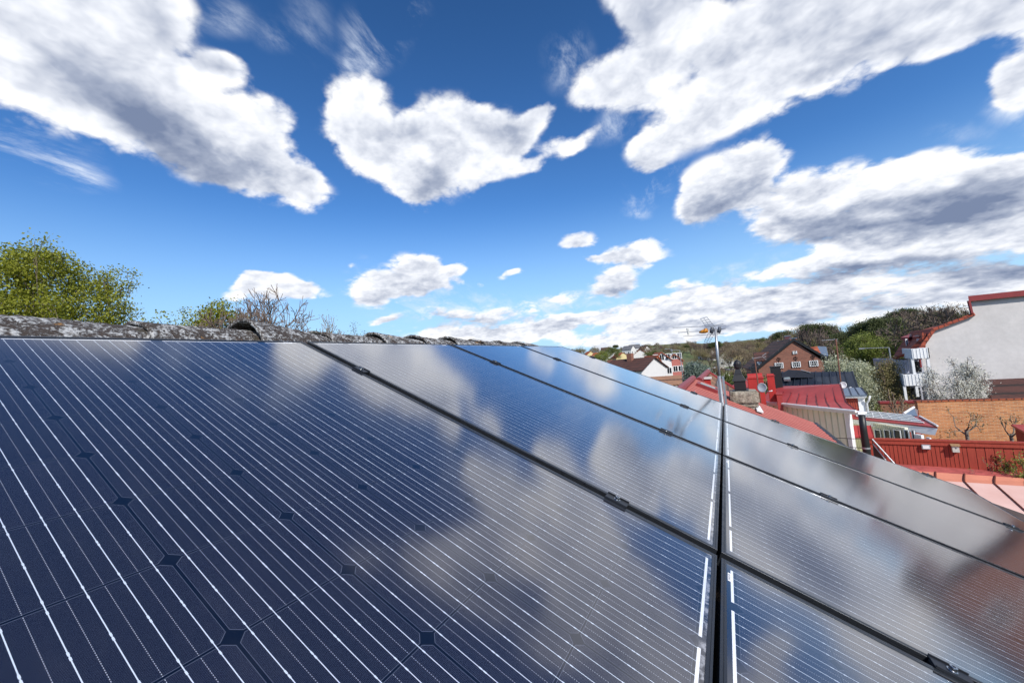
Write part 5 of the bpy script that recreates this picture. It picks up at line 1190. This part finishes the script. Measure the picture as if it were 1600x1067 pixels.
# side facade to the left, dormers
lw0 = pts[0] + [-.05, 0, 0]
mb = MB()
for k, (pa, pb_, pc, pd) in enumerate((((1407, 527), (1428, 519.5), (1441, 519), (1419, 527.5)), ((1425, 526), (1448, 517.5), (1454, 515.5), (1436, 526)))):
    y0 = 4 - 3.2 * k; A, B_, C_, D_ = W_(*pa, y0 + 1), W_(*pb_, y0 + 2), W_(*pc, y0 + 2), W_(*pd, y0); mb = MB(); mb.slab(lc(wb, A, B_, C_, D_), .25); 
    bt0, bt1 = W_(pa[0] + 5, 541, y0 + 1), W_(pd[0] + 3, 542, y0); 
    q = lc(wb, bt0, bt1, C_ * [1,1,0] + [0,0,bt1[2]], B_ * [1,1,0] + [0,0,bt1[2]]); t_ = lc(wb, A + [.3,0,-.25], D_ + [.1,0,-.25], C_ - [0,0,.25], B_ - [0,0,.25]); mb.hexa(q + t_, 1)
    do_ = mb.build('dormer', [m_maroon, m_redmetal], wb)
    wm = MB(); P0 = at(pa[0] + 7, 529.5, YW + y0 - .1); P1 = at(pa[0] + 12.5, 542, YW + y0 - .1); z0_, z1_ = min(P0[2], P1[2]), max(P0[2], P1[2])
    L_ = wb.location; wm.box((P0[0] - L_.x, P0[1] - L_.y - .05, z0_), (P1[0] - L_.x, P0[1] - L_.y, z1_), 0); wm.box((P0[0] - L_.x + .1, P0[1] - L_.y - .06, z0_ + .12), (P1[0] - L_.x - .1, P0[1] - L_.y - .051, z1_ - .12), 1); wm.build('window', [m_white, m_win], do_)
mb = MB(); mb.slab(lc(wb, W_(1394, 560, 4), W_(1403, 545, 6), W_(1420, 520, 7), W_(1441, 519, 0), W_(1441, 541.5, 0), W_(1403, 556, 1)), .2); mb.build('side_mansard', rf.data.materials[0], wb)
mb = MB(); a_, b_ = W_(1396, 562, 3), W_(1447, 562, .05); mb.hexa(lc(wb, a_ * [1,1,0], b_ * [1,1,0], b_ * [1,1,0] + [0,5,0], a_ * [1,1,0] + [0,5,0], a_, b_, b_ + [0,5,0], a_ + [0,5,0])); mb.build('side_wall', m_lilac, wb)
def balcony(px0, px1, py0, py1, label=None):
    z1, z0 = W_((px0 + px1) / 2, py0, -1.2)[2], W_((px0 + px1) / 2, py1, -1.2)[2]; x0, x1 = W_(px0, py0, -1.6)[0], W_(px1, py0, -1.2)[0]; L_ = wb.location
    y0, y1 = -1.6, .6; mb = MB(); xm = x0 + .95
    fp = [(xm - 16 + 16 - L_.x + 0, y1 + .8), (x0 + .55 - L_.x, y0), (x1 - L_.x, y0), (x1 - L_.x, y1 - .62)]
    for (a_, b_) in zip(fp[:-1], fp[1:]):
        d = Vector((b_[0] - a_[0], b_[1] - a_[1], 0)); n = Vector((-d.y, d.x, 0)).normalized() * .05; mb.hexa([(a_[0], a_[1], z0), (b_[0], b_[1], z0), (b_[0] + n.x, b_[1] + n.y, z0), (a_[0] + n.x, a_[1] + n.y, z0), (a_[0], a_[1], z1), (b_[0], b_[1], z1), (b_[0] + n.x, b_[1] + n.y, z1), (a_[0] + n.x, a_[1] + n.y, z1)])
        k = int(d.length / .16)
        for i in range(k): p = Vector((a_[0], a_[1], 0)) + d * ((i + .5) / k) - n * .12; mb.box((p.x - .02, p.y - .02, z0 + .02), (p.x + .02, p.y + .01, z1 - .02))
    o = mb.build('balcony', m_white, wb)
    mb = MB(); mb.poly([(x, y, z0 + .02) for x, y in fp]); mb.poly([(x, y, z0 + .12) for x, y in fp]); mb.build('floor_slab', m_render, o)
    for x, y in (fp[1], (fp[2][0] - .1, fp[2][1]), (fp[0][0] + .3, fp[0][1] - .2)): mb = MB(); mb.box((x - .07, y + .05, z0 - 2.6), (x + .07, y + .19, z0)); mb.build('post', m_white, o)
balcony(1407, 1447, 544.5, 560.5); balcony(1394.5, 1446, 584, 602)
for (x0, y0, x1, y1, dy) in ((1412, 563, 1421, 583, -.1), (1424, 563, 1444, 583, -.1), (1412, 604, 1444, 630, -.1)):
    a_, b_ = at(x0, y0, YW + dy), at(x1, y1, YW + dy); mb = MB(); L_ = wb.location; mb.box((a_[0] - L_.x, -.1, b_[2]), (b_[0] - L_.x, -.04, a_[2]), 0); mb.box((a_[0] - L_.x + .1, -.12, b_[2] + .1), (b_[0] - L_.x - .1, -.101, a_[2] - .1), 1); mb.build('window', [m_lilac, m_win], wb)

# --- houses at left in the middle distance
def gable_house(name, base_px, Y, w, d, h, rh, ang, mw_, mr, label, wins=2, floors=2, chim=False, parapet=False, z=None, grp=None, cat='house'):
    """w across, d deep, h to the eaves, rh roof height, ang turn of the ridge (0: ridge runs away from the viewer)"""
    p = at(base_px, 560, Y); x, y = float(p[0]), float(p[1]); zb = hgt(x, y) if z is None else z
    root = empty(name, (x, y, zb), label, cat, grp); root.rotation_euler.z = ang
    mb = MB(); mb.box((-w/2, -d/2, -1), (w/2, d/2, h)); mb.add([(-w/2, -d/2, h), (w/2, -d/2, h), (0, -d/2, h + rh), (-w/2, d/2, h), (w/2, d/2, h), (0, d/2, h + rh)], [(0, 1, 2), (5, 4, 3)]); mb.build('wall', mw_, root)
    mb = MB(); o = .3; k = rh / (w / 2)
    mb.slab([(0, -d/2 - o, h + rh + .1), (w/2 + o, -d/2 - o, h - o * k + .1), (w/2 + o, d/2 + o, h - o * k + .1), (0, d/2 + o, h + rh + .1)], .12)
    mb.slab([(0, -d/2 - o, h + rh + .1), (-w/2 - o, -d/2 - o, h - o * k + .1), (-w/2 - o, d/2 + o, h - o * k + .1), (0, d/2 + o, h + rh + .1)], .12); ro = mb.build('roof', mr, root)
    if chim: mb = MB(); mb.box((-.9, -.4, h + rh - 1.2), (-.2, .4, h + rh + .9)); mb.build('chimney', m_brickbrown, ro)
    for f_ in range(floors):
        for i in range(wins):
            for (sx, along) in ((0, 1), (1, 0), (-1, 0)):
                mb = MB(); zc = .9 + f_ * 2.8; zc = min(zc, h + rh * .3)
                if along: cx_ = -w/2 + w * (i + .5) / wins; mb.box((cx_ - .5, -d/2 - .06, zc), (cx_ + .5, -d/2 - .002, zc + 1.3), 0); mb.box((cx_ - .4, -d/2 - .08, zc + .1), (cx_ - .04, -d/2 - .061, zc + 1.2), 1); mb.box((cx_ + .04, -d/2 - .08, zc + .1), (cx_ + .4, -d/2 - .061, zc + 1.2), 1)
                else:
                    cy_ = -d/2 + d * (i + .5) / wins; X = sx * w / 2; e = .06 * sx
                    if zc + 1.3 > h: continue
                    mb.box((min(X, X + e), cy_ - .5, zc), (max(X + .002 * sx, X + e), cy_ + .5, zc + 1.3), 0); mb.box((min(X + e, X + e * 1.4), cy_ - .4, zc + .1), (max(X + e, X + e * 1.4), cy_ + .4, zc + 1.2), 1)
                mb.build('window', [m_white, m_win], root)
    return root
m_pinkwall = plain('pink red plaster', (.42, .14, .12), .85, var=.1)
m_yellow = plain('pale yellow boards', (.62, .52, .28), .8, var=.06)
m_whitewall = plain('white plaster wall', (.68, .67, .66), .9, var=.05)
m_greyroof = plain('grey roof felt', (.13, .13, .14), .8, var=.15, scale=.8)
def roofz_at(px, py, Y): return float(at(px, py, Y)[2])
def H(px, py, Y): p = at(px, 560, Y); return float(at(px, py, Y)[2]) - hgt(float(p[0]), float(p[1]))
gable_house('town_house', 988, 62, 7, 7, H(1000, 577, 62), H(1000, 560, 62) - H(1000, 577, 62), 1.2, m_whitewall, m_tilebrown, 'house with large weathered brown roof and blank pale gable beside the street', 2, 1, True)
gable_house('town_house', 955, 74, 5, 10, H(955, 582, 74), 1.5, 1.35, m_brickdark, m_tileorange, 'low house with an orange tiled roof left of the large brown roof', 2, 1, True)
gable_house('town_house', 955, 84, 7, 16, H(955, 571, 84), .8, 1.4, m_lilac, m_greyroof, 'long house with a flat grey roof behind the low orange roof', 3, 1)
gable_house('town_house', 1029, 88, 3.6, 6, H(1029, 563, 88), H(1029, 551, 88) - H(1029, 563, 88), .35, m_whitewall, m_tileorange, 'tall white house with orange roof facing the street', 3, 3, False)
gable_house('town_house', 1051, 96, 3.2, 5, H(1052, 563, 100), H(1052, 553.5, 100) - H(1052, 563, 100), .25, m_pinkwall, m_tileorange, 'pink red corner house with orange roof beside the white house', 3, 3)
gable_house('town_house', 1018, 76, 2.4, 3, H(1012, 575, 78), 2.2, .9, m_cream, m_tileorange, 'small cream house with orange roof squeezed before the tall white house', 2, 1)
tr_ = empty('tan_tiled_shed', tuple(at(1042, 595, 30) * [1, 1, 0]), 'long low shed with a tan tiled roof just above the panel edge', 'shed'); L_ = np.array(tr_.location)
a_, b_, c_, e_ = at(1005, 589.5, 31), at(1065, 587.5, 31), at(1067, 600, 28.5), at(1005, 604, 28.5); b_[2] = a_[2]; c_[2] = e_[2] = c_[2]
mb = MB(); mb.slab([tuple(x - L_) for x in (a_, b_, c_, e_)], .1); mb.build('roof', m_tiletan, tr_); mb = MB(); mb.hexa([tuple(x * [1,1,0] - L_) for x in (e_, c_, b_, a_)] + [tuple(x - L_ - [0,0,.12]) for x in (e_, c_, b_, a_)]); mb.build('wall', m_whitewall, tr_)
# houses scattered on the far hill: (photo x, distance, label)
far_h = [(906, 330, 'orange', 'far orange roofed house at the left end of the hill just above the panel edge'), (921, 360, 'orange', 'far orange roofed house behind the poplar like tree on the left of the hill'), (936, 300, 'orange', 'far low orange roofed house in the middle of the left hill'),
 (948, 380, 'brown', 'far brown roofed house highest on the left hill'), (958, 330, 'white', 'far white gabled house highest up among the hill trees'), (969, 250, 'orange', 'far wide orange roofed house below the white gabled one'),
 (984, 330, 'white', 'far white house on the hill left of the paired gables'), (993, 340, 'white', 'far white house on the hill, right one of the paired gables'), (1001, 260, 'orange', 'far orange roofed house on the hill just above the large brown roof'), (1008, 300, 'brown', 'far house with brick red roof where the hill wood begins')]
for i, (px, dist, kd, lab) in enumerate(far_h):
    dist = dist * .86; p = atd(px, 560, dist); gable_house('hill_house', px, float(p[1]), 6 + (i % 3), 7, 3.6, 2.6, .5 * (i % 4) + .2, m_yellow if i in (1, 5) else m_whitewall, {'orange': m_tileorange, 'brown': m_tilebrown, 'white': m_greyroof}[kd], lab, 2, 1, False, grp='houses on the far hill')
for i, (px, Y, lab, mw_, mr) in enumerate(((1133, 150, 'white gabled villa beyond the park road', m_whitewall, m_greyroof), (1150, 158, 'pale yellow villa with orange roof beyond the park road', m_yellow, m_tileorange), (1143, 175, 'white villa half hidden behind the brown budding tree', m_whitewall, m_tilebrown), (1105, 190, 'small white villa at the far side of the car park', m_whitewall, m_tilebrown), (1198, 170, 'red roofed white villa on the slope above the park', m_whitewall, m_tileorange))):
    gable_house('villa', px, Y * 1.3, 6, 7, 3.4, 2.6, .3 * i, mw_, mr, lab, 2, 1)
# ---- streets, park, cars
def gp(px, py): 
    p = atz(px, py, 0.0); return (p[0], p[1])
strip('street', [at(1052, 600, 40)[:2], at(1056, 600, 80)[:2], at(1064, 600, 150)[:2]], 9, m_pave, .05)
strip('park_road', [at(1075, 600, 128)[:2], at(1120, 600, 118)[:2], at(1175, 600, 112)[:2], at(1230, 600, 115)[:2]], 7, m_pave, .06)
strip('car_park', [at(1085, 600, 168)[:2], at(1135, 600, 160)[:2]], 26, m_asph, .07)
m_lawn = plain('spring lawn', (0.13, 0.22, 0.03), .95, var=.15, scale=.3)
strip('lawn', [at(1085, 600, 92)[:2], at(1175, 600, 86)[:2]], 44, m_lawn, .03)
strip('bounce_ground', [(4.6, 5, 0), (4.2, 14, 0), (2.5, 20, 0)], 5, m_pave, .04)  # unseen pale ground, added to bounce light up onto the cream wall
def car(px, Y, col, label, ang=0.3):
    p = at(px, 560, Y); root = empty('parked_car', (float(p[0]), float(p[1]), hgt(p[0], p[1]) + .09), label, 'car', 'cars parked in the town'); root.rotation_euler.z = ang
    m_ = plain('car paint', col, .3, var=.02); side = [(-2.1, .35), (-2.15, .75), (-1.9, .9), (-1.2, 1.0), (-.6, 1.42), (.9, 1.45), (1.6, 1.02), (2.05, .9), (2.15, .6), (2.1, .35)]
    mb = MB(); k = len(side); mb.add([(x, -.85 if z < 1.1 else -.68, z) for x, z in side] + [(x, .85 if z < 1.1 else .68, z) for x, z in side], [tuple(range(k)), tuple(reversed(range(k, 2*k)))] + [((i+1) % k, i, i + k, (i+1) % k + k) for i in range(k)]); mb.build('body', m_, root)
    mb = MB()
    for s_ in (-1, 1): mb.hexa([(-1.05, s_*.80, .98), (1.4, s_*.80, .98), (1.4, s_*.81, .98), (-1.05, s_*.81, .98), (-.6, s_*.69, 1.38), (.9, s_*.69, 1.38), (.9, s_*.70, 1.38), (-.6, s_*.70, 1.38)])
    mb.build('windows', m_win, root)
    for x in (-1.35, 1.35):
        for s_ in (-1, 1): mb = MB(); mb.tube([(x, s_ * .72, .31), (x, s_ * .88, .31)], .31, 12); mb.build('wheel', m_black, root)
    return root
car(1052, 76, (.02, .03, .09), 'dark blue parked car in the street beside the pink red house', 1.5)
for i, (px, Y, c_, nm) in enumerate(((1098, 158, (.7, .7, .72), 'white parked car, leftmost in the distant car park'), (1106, 160, (.35, .36, .38), 'grey parked car, second from left in the distant car park'), (1114, 162, (.6, .6, .62), 'silver parked car, third from left in the distant car park'), (1123, 160, (.05, .05, .06), 'black parked car by the mast in the distant car park'), (1104, 122, (.75, .75, .76), 'white parked car on the near park road left of the mast'), (1131, 118, (.72, .72, .74), 'white parked car on the near park road right of the mast'))):
    car(px, Y, c_, nm, .1 * i)
def lamp_post(px, pytop, Y, label, arm=1.2):
    p = at(px, pytop, Y); root = empty('street_lamp', (float(p[0]), float(p[1]), hgt(p[0], p[1])), label, 'street lamp', 'street lamps'); h = float(p[2]) - root.location.z
    mb = MB(); mb.tube([(0, 0, 0), (0, 0, h)], [.11, .06], 8); mb.tube([(0, 0, h), (-arm, 0, h + .12)], .04, 6); mb.build('post', m_galv, root); mb = MB(); mb.box((-arm - .5, -.12, h + .05), (-arm, .12, h + .2)); mb.build('lamp_head', m_galv, root)
lamp_post(1062, 547, 84, 'tall grey street lamp beside the pink red corner house'); lamp_post(1049.5, 545, 110, 'tall grey street lamp behind the roof of the pink red house')
lamp_post(1389, 543, 60, 'street lamp with long arm in front of the wooded slope', 2.2); lamp_post(1091, 570, 70, 'short lamp post in the silver grey bush', .3)

# ================================================================== trees and shrubs of the town
def T(name, px, pytop, dist, rp, label, seed, leaf=None, cat='tree', zb=None, **kw):
    p = atd(px, 560, dist); z = hgt(p[0], p[1]) if zb is None else zb
    t_ = tree(name, (float(p[0]), float(p[1]), z), float(atd(px, pytop, dist)[2]) - z, rad(px - rp, px + rp, dist), label, seed, leaf, cat=cat, **kw); return t_
BR = dict(twig=m_twigpale, bark=m_barkgrey)
# blossoming and garden trees
T('blossom_tree', 1482, 556, 34.5, 62, 'white blossoming tree spreading in front of the white gable wall', 21, L_white, per=17, lsize=.068, sig=.15, levels=5, nchild=(3, 3), spread=1.0, n0=7, minr=.012, trunk_h=1.8, up=.25, zb=0.5)
T('blossom_tree', 1342, 562, 40, 24, 'rounded cream blossoming tree behind the black roof', 22, L_cream, fill=60, per=80, lsize=.09, sig=.30, levels=4, nchild=(3, 3), spread=1.0, n0=7, minr=.02, trunk_h=1.5)
T('blossom_tree', 1303, 553, 42, 20, 'smaller cream blossoming tree beside the brick gable house', 23, L_cream, per=75, lsize=.09, sig=.28, levels=4, nchild=(3, 3), spread=.9, n0=6, minr=.02, trunk_h=1.5)
T('thicket', 1380, 552, 40, 26, 'dark tangled thicket between the blossom tree and the balconies', 24, L_olive, cat='shrub', per=8, lsize=.09, sig=.3, levels=5, nchild=(3, 4), spread=.9, n0=7, minr=.018, trunk_h=.8)
T('pruned_tree', 1395, 604, 29, 22, 'old pale pruned fruit tree before the darker brick wall', 25, L_olive, cat='tree', per=3, lsize=.07, sig=.12, levels=4, nchild=(2, 3), spread=1.3, n0=4, minr=.018, r0=.10, zb=1.1, trunk_h=1.6, up=.1, **BR)
T('garden_bush', 1362, 632, 27, 14, 'low leafy green bush beside the white downpipe', 26, L_green, cat='shrub', per=30, lsize=.10, sig=.14, levels=3, spread=1.0, n0=6, minr=.012, zb=1.1, trunk_h=.5)
T('espalier_tree', 1492, 636, 28.3, 34, 'small crooked budding tree in front of the orange brick wall, left one', 31, L_olive, per=3, lsize=.07, sig=.10, levels=4, nchild=(2, 3), spread=1.3, n0=3, minr=.014, r0=.075, zb=1.1, trunk_h=1.6, up=.15, **BR)
T('espalier_tree', 1560, 646, 28.5, 26, 'small crooked budding tree in front of the orange brick wall, right one', 34, L_olive, per=3, lsize=.07, sig=.10, levels=4, nchild=(2, 2), spread=1.4, n0=3, minr=.014, r0=.07, zb=1.1, trunk_h=1.4, up=.1, **BR)
T('climbing_shrub', 1556, 702, 19.75, 34, 'lime green leafed shrub growing against the red board fence', 28, L_lime, cat='shrub', per=7, lsize=.055, sig=.05, levels=4, nchild=(2, 3), spread=1.3, n0=5, minr=.006, r0=.02, zb=2.6, trunk_h=.1, up=.1)
T('climbing_shrub', 1508, 712, 19.6, 28, 'thin sprawling twigs with few leaves low on the red fence', 29, L_lime, cat='shrub', per=1, lsize=.04, sig=.04, levels=4, nchild=(2, 2), spread=1.6, n0=5, minr=.005, r0=.015, zb=2.7, trunk_h=.05, up=.02)
# park bushes
T('bush', 1087, 567, 72, 19, 'large silver grey bush beside the street', 41, L_grey, cat='shrub', per=40, lsize=.26, sig=.5, levels=4, spread=1.0, n0=7, minr=.02, trunk_h=.5)
for i, (px, py, d, rp, lf, lab) in enumerate(((1128, 583, 66, 12, L_green, 'dark green rounded bush right of the silver grey one'), (1150, 577, 74, 9, L_brown, 'brown leafless bush on the lawn behind the mast'), (1170, 586, 60, 13, L_green, 'dark green hedge bush behind the black cowl'), (1150, 592, 50, 16, L_green, 'near green bush between the mast and the black cowl'), (1118, 572, 95, 8, L_brown, 'small reddish bush on the far lawn'), (1192, 578, 80, 11, L_green, 'green bush behind the small black chimney'), (1210, 590, 40, 14, L_green, 'green bush between red and black chimneys'))):
    T('bush', px, py, d, rp, lab, 50 + i, lf, cat='shrub', per=40, lsize=.24, sig=.45, levels=3, nchild=(3, 4), spread=1.1, n0=7, minr=.02, trunk_h=.3)
# ---- the wooded hillside: individual trees
protos = {}
def proto_tree(key, seed, leaf, **kw):
    t_ = tree(kw.pop('name'), (0, 0, -500), 12, kw.pop('rad', 4.5), 'x', seed, leaf, **kw); protos[key] = t_; return t_
proto_tree('budding', 61, L_olive, name='budding_tree', per=9, lsize=.20, sig=.5, levels=4, nchild=(3, 4), spread=.8, n0=6, minr=.035, twig=m_twigpale)
proto_tree('budding2', 62, L_brown, name='budding_tree', per=13, lsize=.20, sig=.5, levels=4, nchild=(3, 4), spread=.8, n0=6, minr=.035, twig=m_twigpale)
proto_tree('bare', 63, None, name='bare_tree', levels=6, nchild=(3, 3), spread=.8, n0=6, minr=.024, twig=m_twig)
proto_tree('lime', 64, L_lime, name='lime_green_tree', per=60, lsize=.20, sig=.6, levels=4, nchild=(3, 3), spread=.85, n0=6, minr=.03)
proto_tree('green', 65, L_green, name='green_tree', per=55, lsize=.21, sig=.6, levels=4, nchild=(3, 3), spread=.85, n0=6, minr=.03)
proto_tree('pine', 66, L_dark, name='pine_tree', rad=3.0, per=90, lsize=.22, sig=.45, levels=3, nchild=(3, 4), spread=.8, n0=7, minr=.03, trunk_h=7)
used = set(); rnd = random.Random(77)
HT = {'budding': 'olive brown budding tree on the wooded hillside', 'budding2': 'brown twiggy tree on the wooded hillside', 'bare': 'dark leafless tree on the wooded hillside', 'lime': 'fresh lime green tree on the wooded hillside', 'green': 'mid green tree on the wooded hillside', 'pine': 'dark pine tree on the wooded hillside'}
def plant(key, px, pytop, dist, wide=1.0, label=None):
    src = protos[key]; o = src if key not in used else copy_tree(src); used.add(key)
    p = atd(px, 560, dist); z = hgt(p[0], p[1]); h = float(atd(px, pytop, dist)[2]) - z
    o.location = (float(p[0]), float(p[1]), z); k = h / 12; o.scale = (k * wide, k * wide, k); o.rotation_euler.z = rnd.random() * 6.3
    tag(o, label or HT[key], 'tree', None if label else {'budding': 'olive budding trees of the hill wood', 'budding2': 'brown twiggy trees of the hill wood', 'bare': 'leafless trees of the hill wood', 'lime': 'lime green trees of the hill wood', 'green': 'green trees of the hill wood', 'pine': 'pines of the hill wood'}[key])
    if label and 'group' in o: del o['group']
sky_ = [(880, 545), (930, 541), (980, 540), (1010, 537), (1040, 534), (1080, 532), (1120, 531), (1150, 530), (1180, 527), (1210, 524), (1235, 511), (1265, 505), (1300, 503), (1330, 505), (1360, 502), (1390, 498), (1420, 478), (1450, 474), (1500, 474), (1520, 480), (1620, 480)]
def skyline(px):
    for (a, b), (c, d) in zip(sky_[:-1], sky_[1:]):
        if a <= px <= c: return b + (d - b) * (px - a) / (c - a)
    return 500
for row, (d0, lift, x0, x1, step) in enumerate(((300, 0, 882, 1240, 7), (240, 4, 1010, 1240, 8), (185, 10, 1020, 1235, 10))):
    px = x0
    while px < x1:
        key = rnd.choices(['budding', 'budding2', 'bare', 'green', 'pine', 'lime'], [6, 6, 2.5, .8, 1.2 if px < 1010 else .3, .5])[0]
        if row == 2 and px < 1170 and rnd.random() < .45: px += step; continue
        plant(key, px + rnd.uniform(-3, 3), skyline(px) + lift + rnd.uniform(-2, 4), d0 + rnd.uniform(-15, 25), 1.25); px += step * rnd.uniform(.8, 1.3)
for row, (d0, lift, step) in enumerate(((112, 0, 11), (92, 13, 13), (76, 28, 15))):
    px = 1238
    while px < 1540 - row * 60:
        w_ = [4, 4, 5, 1, .8, .3] if px < 1300 else ([3, 3, 1, 2, 1.2, 3.5] if px < 1400 else [2, 2, 6, 1.5, 2, .3])
        key = rnd.choices(['budding', 'budding2', 'bare', 'green', 'pine', 'lime'], w_)[0]
        plant(key, px + rnd.uniform(-4, 4), skyline(px) + lift + rnd.uniform(-2, 6), d0 + rnd.uniform(-6, 8), 1.1); px += step * rnd.uniform(.8, 1.3)
plant('lime', 1362, 517, 68, 1.1, 'bright lime green tree in the middle of the hillside above the cream blossom tree')
plant('bare', 1452, 472, 70, 1.5, 'big dark leafless tree rising over the red mansard roof')
plant('bare', 1262, 503, 66, 1.1, 'dark leafless tree just above the brick gable ridge')
plant('budding2', 1160, 537, 120, 1.3, 'orange brown budding tree standing alone by the park villas')
plant('budding', 1140, 541, 126, 1.0, 'yellowish budding tree between the park villas')
plant('pine', 1368, 497, 80, 1.0, 'dark pine, left one of two topping the lime green trees')
plant('pine', 1386, 496, 82, 1.0, 'dark pine, right one of two topping the lime green trees')
plant('green', 956, 541, 210, 1.0, 'rounded green tree among the far hill houses')
plant('lime', 938, 548, 180, 1.2, 'yellow green tree below the far hill houses')

# --- tall brick block right of the white one (seen mirrored in the lower panels)
bb = empty('brick_apartment_block', (float(right[0]) + .5, YW - .6, 0), 'tall red brown brick block standing right of the white gable wall', 'building')
mb = MB(); hb = float(at(1760, 400, 37)[2]); mb.box((0, 0, 0), (17, 4, hb)); mb.build('wall', m_brickbrown, bb)
mb = MB(); mb.slab([(-.3, -.4, hb), (17.3, -.4, hb), (17.3, 2, hb + 1.0), (-.3, 2, hb + 1.0)], .2); mb.slab([(-.3, 2, hb + 1.0), (17.3, 2, hb + 1.0), (17.3, 4.4, hb), (-.3, 4.4, hb)], .2); mb.build('roof', m_tilebrown, bb)
for i in range(5):
    for j in range(3):
        mb = MB(); x_, z_ = 1.8 + 3.2 * i, 2.2 + 3 * j; mb.box((x_, -.05, z_), (x_ + 1.3, .0, z_ + 1.5), 0); mb.box((x_ + .12, -.07, z_ + .12), (x_ + .6, -.051, z_ + 1.38), 1); mb.box((x_ + .7, -.07, z_ + .12), (x_ + 1.18, -.051, z_ + 1.38), 1); mb.build('window', [m_white, m_win], bb)
